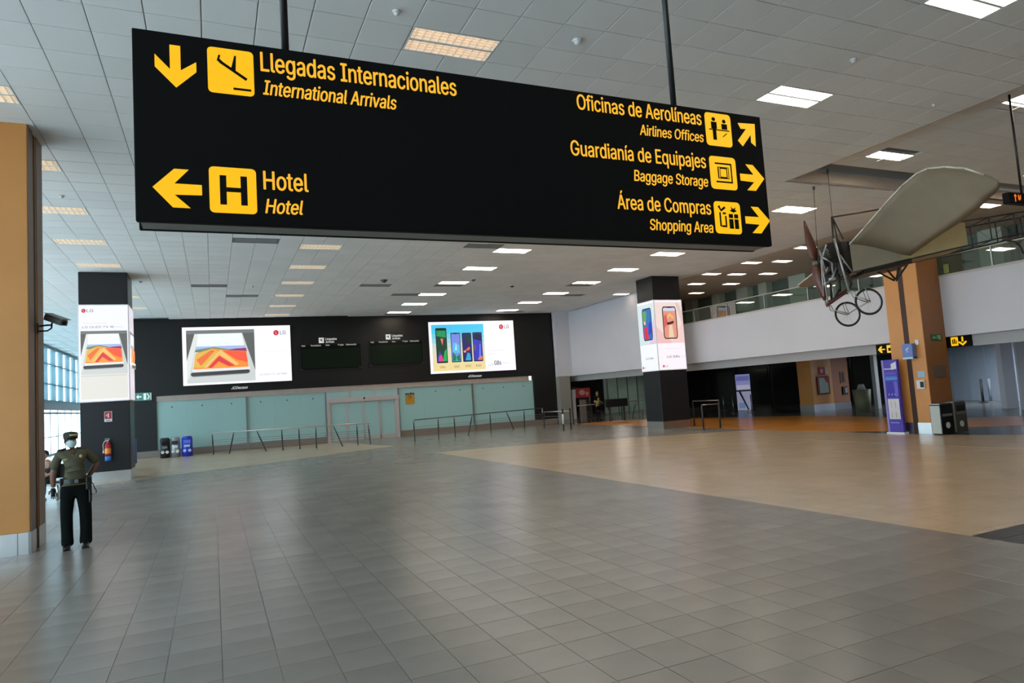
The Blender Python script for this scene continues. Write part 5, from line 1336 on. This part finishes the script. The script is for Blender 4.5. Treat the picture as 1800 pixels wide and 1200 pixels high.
# dim furniture inside the hall under the mezzanine
p = fl(1518, 722) * .98; p.z = 0
r = empty('litter_bin', p, 'pale olive drum bin dim in the dark passage by the totem', 'bin')
MB().cyl(p, p + Vector((0, 0, 1.05)), .32, .40, 18).build('bin_body', mat('olive_drum', (.16, .16, .09), .6), r); MB().cyl(p + Vector((0, 0, 1.05)), p + Vector((0, 0, 1.3)), .2, .12, 16).build('lid', M['vent'], r)
p = fl(1542, 700)
r = empty('grey_post', (33, 22.5, 0), 'slim grey post dim in the passage behind the totem', 'post')
gx = on_y(1538, 660, 23.5); MB().box((gx.x - .12, 23.4, 0), (gx.x + .12, 23.6, 2.95)).build('post_shaft', M['vent'], r)
# red banner and counter by the far corner
p = fl(1020, 742); Yb = 40.0
a, b = on_y(1000, 700, Yb), on_y(1038, 700, Yb); zt, zb = on_y(1020, 682, Yb).z, on_y(1020, 699, Yb).z
r = empty('red_banner', ((a.x + b.x) / 2, Yb, 0), 'red advertising banner with pale figures beyond the bollards', 'banner')
MB().box((a.x, Yb, zb), (b.x, Yb + .05, zt)).build('banner_panel', M['red'], r)
for xx in (a.x + .05, b.x - .05): MB().cyl((xx, Yb + .03, 0), (xx, Yb + .03, zt), .03, n=8).build('banner_pole', M['steel_dark'], r)
T = Art((a.x, Yb, zb), (b.x - a.x, 0, 0), (0, 0, zt - zb), (0, -1, 0), .004); T.rect(.0, .0, .08, 1, P((120, 20, 50))); T.disc(.62, .55, .14, P((226, 150, 150)), .28); T.rect(.18, .05, .32, .95, P((214, 220, 232))); T.disc(.85, .4, .08, P((220, 130, 130)), .2); T.build('banner_print', r)
for k, (u0, u1, v0, v1, m, nm, lab) in enumerate(((1002, 1014, 702, 718, P((30, 44, 52)), 'dark_cabinet', 'dark cabinet below the red banner'), (1023, 1033, 702, 743, P((124, 116, 108)), 'concrete_post', 'squat grey concrete post behind the railing'),
                                              (1066, 1104, 701, 713, P((14, 14, 14)), 'dark_counter', 'long dark counter before the green glass'), (1031, 1037, 701, 719, P((36, 38, 42)), 'speaker_box', 'dark upright box right of the concrete post'))):
    Yk = (39.5, 34.4, 33.0, 38.0)[k]
    a, b = on_y(u0, v1, Yk), on_y(u1, v1, Yk); zt = on_y((u0 + u1) / 2, v0, Yk).z
    r = empty(nm, ((a.x + b.x) / 2, Yk + .2, 0), lab, 'furniture' if k != 1 else 'post'); MB().bbox((a.x, Yk, 0 if k != 2 else b.z), (b.x, Yk + .12, zt), .02).build('body', m, r)
    MB().box((a.x - .02, Yk - .02, zt), (b.x + .02, Yk + .12, zt + .03)).build('top', M['engine'], r)
    if k == 2:
        for xx in (a.x + .2, b.x - .3): MB().box((xx, Yk + .01, 0), (xx + .1, Yk + .11, b.z)).build('leg', M['engine'], r)
Yk = 39.0; a, b = on_y(1004, 700, Yk), on_y(1010, 700, Yk)
r = empty('white_stand', ((a.x + b.x) / 2, Yk, 0), 'tall slim white stand with dark top before the red banner', 'stand')
MB().bbox((a.x, Yk - .15, 0), (b.x, Yk, on_y(1007, 684, Yk).z), .02).build('stand_body', M['white'], r); MB().box((a.x - .02, Yk - .2, on_y(1007, 684, Yk).z), (b.x + .05, Yk + .02, on_y(1007, 680, Yk).z)).build('stand_top', M['dark'], r)

# ================================================================ PEOPLE
def skin(nodes, edges, sub=2, root=0):
    """nodes: (x, y, z, rx[, ry]); returns verts, faces of the skinned and subdivided surface"""
    me = bpy.data.meshes.new('s'); me.from_pydata([n[:3] for n in nodes], edges, []); ob = bpy.data.objects.new('s', me); COL.objects.link(ob)
    md = ob.modifiers.new('skin', 'SKIN'); md.use_smooth_shade = True
    for i, n in enumerate(nodes):
        sv = me.skin_vertices[0].data[i]; sv.radius = (n[3], n[4] if len(n) > 4 else n[3]); sv.use_root = (i == root)
    sb = ob.modifiers.new('sub', 'SUBSURF'); sb.levels = sub; sb.render_levels = sub
    bpy.context.view_layer.update(); dg = bpy.context.evaluated_depsgraph_get(); m2 = bpy.data.meshes.new_from_object(ob.evaluated_get(dg))
    vs = [v.co.copy() for v in m2.vertices]; fs = [tuple(p.vertices) for p in m2.polygons]
    bpy.data.objects.remove(ob); bpy.data.meshes.remove(me); bpy.data.meshes.remove(m2); return vs, fs
def chain(nodes, sub=1):
    return skin(nodes, [(i, i + 1) for i in range(len(nodes) - 1)], sub)
def addskin(mb, vf): mb.smooth = True; mb.add(*vf); mb.smooth = False; return mb
def hand(mb, wrist, dirv, side, k=1.0, curl=.5):
    """palm, four unequal bent fingers and a thumb, grown from the wrist along dirv"""
    d = Vector(dirv).normalized(); s_ = Vector(side).normalized(); n = d.cross(s_).normalized(); w_ = Vector(wrist)
    addskin(mb, chain([(*w_, .024 * k), (*(w_ + d * .045 * k), .034 * k, .020 * k), (*(w_ + d * .085 * k), .036 * k, .018 * k)], 1))
    for i, (o, l) in enumerate(((-.030, .070), (-.010, .080), (.010, .075), (.030, .058))):
        p = w_ + d * .075 * k + s_ * o * k; q = p + d * l * .5 * k + n * .004 * k; e = q + (d * math.cos(curl) + n * math.sin(curl)) * l * .35 * k; f = e + (d * math.cos(2 * curl) + n * math.sin(2 * curl)) * l * .3 * k
        addskin(mb, chain([(*p, .0095 * k), (*q, .009 * k), (*e, .0085 * k), (*f, .007 * k)], 1))
    p = w_ + d * .025 * k - s_ * .025 * k; q = p - s_ * .03 * k + d * .03 * k; e = q + d * .03 * k + n * .01 * k
    addskin(mb, chain([(*p, .012 * k), (*q, .011 * k), (*e, .008 * k)], 1))
def head(mb, c, yaw, r=.1):
    """skull, jaw, nose and ears; c is the head centre, yaw turns the face from -y"""
    R_ = Matrix.Rotation(yaw, 3, 'Z'); c = Vector(c)
    def put(x, y, z): return c + R_ @ Vector((x, y, z))
    bm = bmesh.new(); bmesh.ops.create_uvsphere(bm, u_segments=20, v_segments=14, radius=1.0)
    for v in bm.verts:
        x, y, z = v.co; jaw = 1 - .28 * max(0, -z) ** 1.2; f = 1 if y > 0 else .93
        q = Vector((x * .076 * jaw, y * .096 * f * (1 - .10 * max(0, -z)) - (.012 if z < -.3 else 0), z * .118))
        v.co = c + R_ @ q
    bm.verts.index_update(); mb.smooth = True; mb.add([v.co[:] for v in bm.verts], [tuple(v.index for v in f.verts) for f in bm.faces]); mb.smooth = False; bm.free()
    addskin(mb, chain([(*put(0, -.086, .022), .009), (*put(0, -.102, -.006), .013), (*put(0, -.094, -.022), .014)], 1))
    for s_ in (-1, 1): mb.sph(put(s_ * .078, .008, -.005), .024, 10, (.4, .8, 1.25))
    return put

# ---- standing officer
of = empty('person', (-1.965, 12.36, 0), 'person in olive uniform shirt, dark trousers, cap and face mask standing hands back', 'person', rz=math.radians(9))
def ob_(mb, name, m, parent=None): return mb.build(name, m, parent or of, local=True)
# x right in the picture, y away from the camera
body = MB()
nodes = [(0.0, 0, 1.00, .13, .09), (-.01, .0, 1.14, .125, .085), (-.02, .005, 1.30, .145, .095), (-.03, .01, 1.42, .12, .075), (-.045, .0, 1.49, .052, .052), (-.05, -.01, 1.56, .048, .05),
         (-.20, .01, 1.43, .056), (-.275, .03, 1.18, .050), (-.285, .05, 1.05, .044), (-.28, .06, .93, .032),                    # arm hanging at the viewer's left
         (.14, .01, 1.43, .056), (.29, .10, 1.24, .050), (.235, .125, 1.14, .042), (.17, .15, 1.04, .030),                      # bent arm, hand behind the hip
         (-.10, 0, .92, .090, .085), (-.115, -.01, .52, .055), (-.105, .01, .10, .036),
         (.10, 0, .92, .090, .085), (.125, -.01, .52, .055), (.125, .01, .10, .036)]
edges = [(0, 1), (1, 2), (2, 3), (3, 4), (4, 5), (3, 6), (6, 7), (7, 8), (8, 9), (3, 10), (10, 11), (11, 12), (12, 13), (0, 14), (14, 15), (15, 16), (0, 17), (17, 18), (18, 19)]
addskin(body, skin(nodes, edges, 2, 0))
put = head(body, (-.055, -.025, 1.625), math.radians(24))
hand(body, (-.28, .06, .93), (.05, .25, -.97), (1, 0, .1), 1.1, .6)
hand(body, (.17, .15, 1.04), (-.95, .1, -.15), (0, .2, -1), 1.1, .5)
bo = ob_(body, 'body', M['skin'])
for s_ in (-1, 1):
    e = MB(); e.sph(put(s_ * .030, -.079, .016), .011, 8, (1.2, .5, .7)); ob_(e, 'eye', M['dark'], bo)
hr = MB(); hr.sph(put(0, .012, .028), .1, 16, (.80, .95, 1.0)); ob_(hr, 'hair', mat('black_hair', (.008, .007, .007), .6), bo)
# shirt: torso and short sleeves
sh_ = MB()
n2 = [(0.005, 0, 1.075, .165, .115), (0.005, 0, 1.10, .180, .122), (0.0, .0, 1.17, .190, .125), (-.015, .0, 1.27, .196, .130), (-.02, .005, 1.385, .180, .115), (-.04, .005, 1.465, .075, .07), (-.19, .01, 1.435, .078, .075), (-.25, .02, 1.30, .076), (-.275, .025, 1.185, .072),
      (.145, .01, 1.435, .078, .075), (.235, .06, 1.335, .076), (.295, .09, 1.25, .072)]
e2 = [(0, 1), (1, 2), (2, 3), (3, 4), (4, 5), (4, 6), (6, 7), (7, 8), (4, 9), (9, 10), (10, 11)]
addskin(sh_, skin(n2, e2, 2, 1)); so = ob_(sh_, 'shirt', M['khaki'])
mb = MB()
for s_ in (-1, 1): mb.poly([(-.04 + s_ * .005, -.115, 1.44), (-.04 + s_ * .06, -.085, 1.49), (-.04 + s_ * .085, -.095, 1.42), (-.04 + s_ * .03, -.125, 1.375)])
ob_(mb, 'collar', mat('shirt_collar', (.075, .07, .04), .8), so)
mb = MB()
for z in (1.36, 1.28, 1.20, 1.12): mb.sph((-.02, -.128, z), .007, 8)
ob_(mb, 'buttons', M['dark'], so)
mb = MB().box((-.155, -.142, 1.335), (-.085, -.128, 1.362)); ob_(mb, 'name_tag', P((190, 185, 140)), so)
mb = MB().sph((.075, -.128, 1.385), .022, 12, (1, .3, 1.2)); ob_(mb, 'badge', M['gold'], so)
mb = MB().sph((-.03, -.118, 1.405), .014, 10, (1, .4, 1.6)); ob_(mb, 'collar_pin', P((170, 60, 40)), so)
for a, b in (((-.22, .0, 1.488), (-.11, .0, 1.512)), ((.02, .0, 1.512), (.145, .0, 1.492))):
    mb = MB(); a = Vector(a); b = Vector(b); mb.add([a + Vector((0, -.045, .012)), b + Vector((0, -.045, .012)), b + Vector((0, .045, .012)), a + Vector((0, .045, .012)), a + Vector((0, -.045, -.012)), b + Vector((0, -.045, -.012)), b + Vector((0, .045, -.012)), a + Vector((0, .045, -.012))],
        [(0, 1, 2, 3), (7, 6, 5, 4), (0, 4, 5, 1), (1, 5, 6, 2), (2, 6, 7, 3), (3, 7, 4, 0)]); ob_(mb, 'shoulder_board', M['cap'], so)
# trousers
tr_ = MB()
n3 = [(0, 0, 1.035, .186, .130), (0, 0, .94, .190, .130), (-.10, 0, .82, .108, .11), (-.118, -.01, .52, .086, .088), (-.112, .005, .22, .078, .084), (-.108, .0, .015, .084, .092),
      (.10, 0, .82, .108, .11), (.130, -.01, .52, .088, .09), (.132, .005, .22, .082, .086), (.125, .0, .015, .088, .096)]
addskin(tr_, skin(n3, [(0, 1), (1, 2), (2, 3), (3, 4), (4, 5), (1, 6), (6, 7), (7, 8), (8, 9)], 2, 0)); to = ob_(tr_, 'trousers', M['trouser'])
mb = MB().bbox((.17, -.09, .66), (.215, .06, .90), .015); ob_(mb, 'thigh_pouch', M['leather'], to)
# belt with buckle, pouch and holster
bl = MB(); n = 28; vs = []
for z, g_ in ((.975, 0), (1.045, 0)):
    for k in range(n): t = 2 * PI * k / n; vs.append((.002 + .203 * math.cos(t), .146 * math.sin(t), z))
bl.smooth = True; bl.add(vs, [(k, (k + 1) % n, n + (k + 1) % n, n + k) for k in range(n)]); blo = ob_(bl, 'belt', M['leather'])
mb = MB().bbox((-.01, -.158, .985), (.04, -.142, 1.038), .004); ob_(mb, 'buckle', P((120, 120, 118)), blo)
mb = MB().bbox((.135, -.115, .86), (.215, -.02, 1.06), .015); ob_(mb, 'holster', M['leather'], blo)
mb = MB().bbox((-.20, -.10, .96), (-.15, -.02, 1.07), .012); ob_(mb, 'belt_pouch', M['leather'], blo)
mb = MB(); mb.tube([(.205, -.02, .97), (.235, .0, .93), (.25, .0, .87), (.275, .0, .83), (.27, .0, .79)], .006); ob_(mb, 'lanyard', M['leather'], blo)
mb = MB().bbox((-.315, .02, .80), (-.255, .10, .93), .015); ob_(mb, 'glove_in_hand', M['leather'], bo)
# shoes
for x_, y_ in ((-.112, -.03), (.125, -.03)):
    mb = MB(); addskin(mb, chain([(x_, .10, .050, .052, .045), (x_, .0, .055, .060, .050), (x_ - .01, -.12, .042, .058, .038), (x_ - .016, -.20, .034, .046, .030), (x_ - .018, -.23, .030, .03, .02)], 2)); mb.box((x_ - .055, -.21, 0), (x_ + .04, .10, .014))
    ob_(mb, 'shoe', M['leather'])
# cap and mask
cp = MB(); Rh = Matrix.Rotation(math.radians(24), 3, 'Z'); hc = Vector((-.055, -.025, 1.625)); rings = []
for (z, rx, ry, oy) in ((.038, .087, .108, .0), (.075, .093, .114, -.002), (.105, .094, .115, -.004), (.128, .078, .098, -.002), (.140, .040, .055, 0), (.142, .001, .001, 0)):
    rings.append([hc + Rh @ Vector((rx * math.cos(2 * PI * k / 24), ry * math.sin(2 * PI * k / 24) + oy, z)) for k in range(24)])
cp.smooth = True; cp.add([p for r in rings for p in r], [(i * 24 + k, i * 24 + (k + 1) % 24, (i + 1) * 24 + (k + 1) % 24, (i + 1) * 24 + k) for i in range(5) for k in range(24)]); co_ = ob_(cp, 'cap', M['cap'])
pk = MB(); vs = []
for k in range(9):
    t = math.radians(200 + 140 * k / 8); vs.append(hc + Rh @ Vector((.088 * math.cos(t), .110 * math.sin(t), .045)))
for k in range(9):
    t = math.radians(200 + 140 * k / 8); vs.append(hc + Rh @ Vector((.092 * math.cos(t), .110 * math.sin(t) - .065 * math.sin(PI * k / 8), .030)))
pk.add(vs, [(k, k + 1, 10 + k, 9 + k) for k in range(8)]); pk.add([v + Vector((0, 0, .006)) for v in vs], [(9 + k, 10 + k, k + 1, k) for k in range(8)]); ob_(pk, 'cap_peak', M['black_gloss'], co_)
mb = MB()
for k in range(7): t = math.radians(240 + 10 * k); mb.sph(hc + Rh @ Vector((.094 * math.cos(t), .117 * math.sin(t), .088)), .012, 8, (1, .5, 1.3))
ob_(mb, 'cap_lettering', M['gold'], co_)
mk = MB(); rings = []
for (z, rx, ry) in ((.010, .066, .100), (-.015, .074, .110), (-.045, .072, .114), (-.078, .060, .104), (-.098, .040, .084)):
    rings.append([hc + Rh @ Vector((rx * math.cos(math.radians(190 + 160 * k / 12)), ry * math.sin(math.radians(190 + 160 * k / 12)) * 1.0, z)) for k in range(13)])
mk.smooth = True; mk.add([p for r in rings for p in r], [(i * 13 + k, (i + 1) * 13 + k, (i + 1) * 13 + k + 1, i * 13 + k + 1) for i in range(4) for k in range(12)]); ob_(mk, 'face_mask', M['mask'], co_ if False else bo)

# ---- hi-vis worker far behind the railing
p = Vector((19.75, 34.6, 0)); q = on_y(1050, 705, 34.6); p.x = q.x
hv = empty('person', p, 'distant person in yellow hi-vis vest behind the steel railing', 'person', rz=math.radians(25))
def sm_person(root, shirt, pants, skinm, hair, vest=None, arm=.0):
    b = MB(); nd = [(0, 0, 1.0, .12, .09), (0, 0, 1.3, .14, .09), (0, 0, 1.43, .10, .07), (0, 0, 1.52, .05), (-.18, 0, 1.42, .05), (-.24, .02, 1.15, .04), (-.2, -.12, .98, .03), (.18, 0, 1.42, .05), (.25, .02, 1.15, .04), (.2, -.14, 1.0 + arm, .03), (-.1, 0, .9, .085), (-.11, 0, .5, .055), (-.11, 0, .08, .04), (.1, 0, .9, .085), (.12, 0, .5, .055), (.12, 0, .08, .04)]
    addskin(b, skin(nd, [(0, 1), (1, 2), (2, 3), (2, 4), (4, 5), (5, 6), (2, 7), (7, 8), (8, 9), (0, 10), (10, 11), (11, 12), (0, 13), (13, 14), (14, 15)], 1)); head(b, (0, -.01, 1.63), 0)
    hand(b, (-.2, -.12, .98), (.2, -.6, -.7), (1, 0, 0)); hand(b, (.2, -.14, 1.0 + arm), (-.2, -.8, -.5), (1, 0, 0)); bo_ = b.build('body', skinm, root, local=True)
    h_ = MB(); h_.sph((0, .015, 1.665), .098, 14, (.84, .98, .9)); h_.build('hair', hair, root, local=True)
    s_ = MB(); addskin(s_, skin([(0, 0, 1.0, .15, .11), (0, 0, 1.15, .155, .11), (0, 0, 1.33, .165, .115), (0, 0, 1.45, .08, .07), (-.18, 0, 1.42, .065), (-.23, .02, 1.2, .06), (.18, 0, 1.42, .065), (.235, .02, 1.2, .06)], [(0, 1), (1, 2), (2, 3), (2, 4), (4, 5), (2, 6), (6, 7)], 1)); s_.build('shirt', shirt, root, local=True)
    t_ = MB(); addskin(t_, skin([(0, 0, .98, .15, .11), (0, 0, .92, .15, .11), (-.1, 0, .8, .09), (-.11, 0, .5, .07), (-.11, 0, .08, .065), (.1, 0, .8, .09), (.12, 0, .5, .07), (.12, 0, .08, .065)], [(0, 1), (1, 2), (2, 3), (3, 4), (1, 5), (5, 6), (6, 7)], 1)); t_.build('trousers', pants, root, local=True)
    for x_ in (-.11, .12): MB().bbox((x_ - .05, -.19, 0), (x_ + .05, .08, .09), .03).build('shoe', M['leather'], root, local=True)
    if vest:
        v_ = MB(); addskin(v_, skin([(0, 0, .96, .165, .125), (0, 0, 1.15, .17, .125), (0, 0, 1.33, .178, .128), (0, 0, 1.44, .10, .085)], [(0, 1), (1, 2), (2, 3)], 1)); vo = v_.build('hi_vis_vest', vest, root, local=True)
        MB().box((-.185, -.135, 1.12), (.185, .135, 1.17)).build('reflective_band', P((200, 205, 200)), vo, local=True)
sm_person(hv, M['trouser'], M['trouser'], M['skin_pale'], P((30, 24, 22)), P((206, 226, 50)), .1)
# ---- seated traveller half hidden behind the officer
sc_ = fl(88, 878); sc_ = Vector((sc_.x - .05, sc_.y, 0))
bn_ = empty('bench_seat', (sc_.x, sc_.y + .1, 0), 'dark seat under the traveller behind the officer, half hidden by the pillar', 'seat')
MB().bbox((sc_.x - .9, sc_.y - .15, .40), (sc_.x + .32, sc_.y + .35, .45), .015).build('seat_pad', M['leather'], bn_)
MB().bbox((sc_.x - .9, sc_.y + .33, .5), (sc_.x + .32, sc_.y + .38, .86), .015).build('backrest', M['leather'], bn_)
MB().cyl((sc_.x - .9, sc_.y + .36, .42), (sc_.x - .9, sc_.y + .36, .55), .02).cyl((sc_.x + .3, sc_.y + .36, .42), (sc_.x + .3, sc_.y + .36, .55), .02).box((sc_.x - .85, sc_.y + .08, .33), (sc_.x + .28, sc_.y + .12, .40)).build('seat_beam', M['steel'], bn_)
for x_ in (-.75, .2): MB().cyl((sc_.x + x_, sc_.y + .1, 0), (sc_.x + x_, sc_.y + .1, .35), .022).cyl((sc_.x + x_, sc_.y - .1, .015), (sc_.x + x_, sc_.y + .3, .015), .015).build('leg', M['steel'], bn_)
st_ = empty('person', (sc_.x, sc_.y, 0), 'seated person in dark clothes leaning forward behind the officer', 'person', rz=math.radians(-20))
b = MB(); nd = [(0, .12, .55, .13, .10), (0, .06, .75, .13, .09), (0, -.02, .93, .12, .08), (0, -.08, 1.02, .05), (-.17, -.02, .90, .05), (-.22, -.16, .70, .04), (-.10, -.34, .62, .03), (.17, -.02, .90, .05), (.24, -.16, .68, .04), (.10, -.36, .60, .03), (-.1, .02, .54, .08), (-.13, -.38, .52, .06), (-.12, -.36, .08, .04), (.1, .02, .54, .08), (.13, -.38, .52, .06), (.13, -.40, .08, .04)]
addskin(b, skin(nd, [(0, 1), (1, 2), (2, 3), (2, 4), (4, 5), (5, 6), (2, 7), (7, 8), (8, 9), (0, 10), (10, 11), (11, 12), (0, 13), (13, 14), (14, 15)], 1)); head(b, (0, -.13, 1.13), 0)
hand(b, (-.10, -.34, .62), (.3, -.9, -.2), (1, 0, 0)); hand(b, (.10, -.36, .60), (-.3, -.9, -.2), (1, 0, 0)); b.build('body', M['skin_pale'], st_, local=True)
h_ = MB(); h_.sph((0, -.10, 1.165), .103, 14, (.86, 1.0, .95)); h_.build('hair', P((24, 20, 20)), st_, local=True)
s_ = MB(); addskin(s_, skin([(0, .12, .55, .155, .12), (0, .06, .75, .155, .115), (0, -.02, .92, .145, .105), (-.17, -.02, .90, .065), (-.20, -.09, .79, .06), (.17, -.02, .90, .065), (.21, -.09, .79, .06)], [(0, 1), (1, 2), (2, 3), (3, 4), (2, 5), (5, 6)], 1)); s_.build('shirt', P((44, 40, 46)), st_, local=True)
t_ = MB(); addskin(t_, skin([(0, .10, .53, .15, .11), (-.1, .0, .53, .095), (-.13, -.38, .51, .075), (-.12, -.36, .12, .06), (.1, .0, .53, .095), (.13, -.38, .51, .075), (.13, -.40, .12, .06)], [(0, 1), (1, 2), (2, 3), (0, 4), (4, 5), (5, 6)], 1)); t_.build('trousers', P((20, 22, 28)), st_, local=True)
for x_, y_ in ((-.12, -.42), (.13, -.46)): MB().bbox((x_ - .05, y_ - .12, 0), (x_ + .05, y_ + .14, .09), .03).build('shoe', P((200, 200, 200)), st_, local=True)
bg = empty('travel_bag', (sc_.x + .45, sc_.y - .15, 0), 'black travel bag on the floor beside the seated traveller', 'bag')
MB().bbox((sc_.x + .30, sc_.y - .40, .0), (sc_.x + .62, sc_.y - .08, .36), .06).build('bag_body', M['leather'], bg)
MB().tube([(sc_.x + .36, sc_.y - .24, .35), (sc_.x + .38, sc_.y - .24, .46), (sc_.x + .54, sc_.y - .24, .46), (sc_.x + .56, sc_.y - .24, .35)], .012).build('bag_handle', P((150, 146, 142)), bg)

# ================================================================ UNSEEN FILL PANELS ADDED TO BRIGHTEN THE SPACES UNDER THE MEZZANINE
def fill_panel(x, y, z, sx, sy, e, col, label, group):
    r = empty('ceiling_light', (x, y, z), label, 'ceiling light', group)  # added fill source, no such fitting is visible
    MB().box((-sx / 2, -sy / 2, 0), (sx / 2, sy / 2, .04)).build('lamp_frame', M['frame_w'], r, local=True)
    key = 'panel_%s' % e
    m = bpy.data.materials.get(key) or mat(key, (.9, .9, .9), .5, emit=e, ecol=col)
    MB().box((-sx / 2 + .04, -sy / 2 + .04, -.006), (sx / 2 - .04, sy / 2 - .04, 0)).build('diffuser', m, r, local=True)
for k, (x, y) in enumerate(((33.8, 18.5), (32.0, 21.5), (35.4, 15.0))):
    fill_panel(x, y, 2.90, 1.2, .6, 85, (.80, .90, 1.0), '%s cool light panel in the low ceiling before the blue grey shutter' % ('middle', 'far', 'near')[k], 'lights before the shutter')
for k in range(7):
    fill_panel(21.6, 8.5 + 3.6 * k, 2.90, .6, .3, 22, (1, .86, .66), '%s downlight panel under the mezzanine edge, counted from the camera' % ordn[k], 'downlights under the mezzanine edge')
fill_panel(24, 37, 2.90, 1.2, .6, 25, (1, .9, .8), 'light panel in the low ceiling near the red banner', None)
fill_panel(29, 41, 2.90, 1.2, .6, 25.1, (1, .95, .85), 'light panel in the low ceiling before the dim green glass', None)
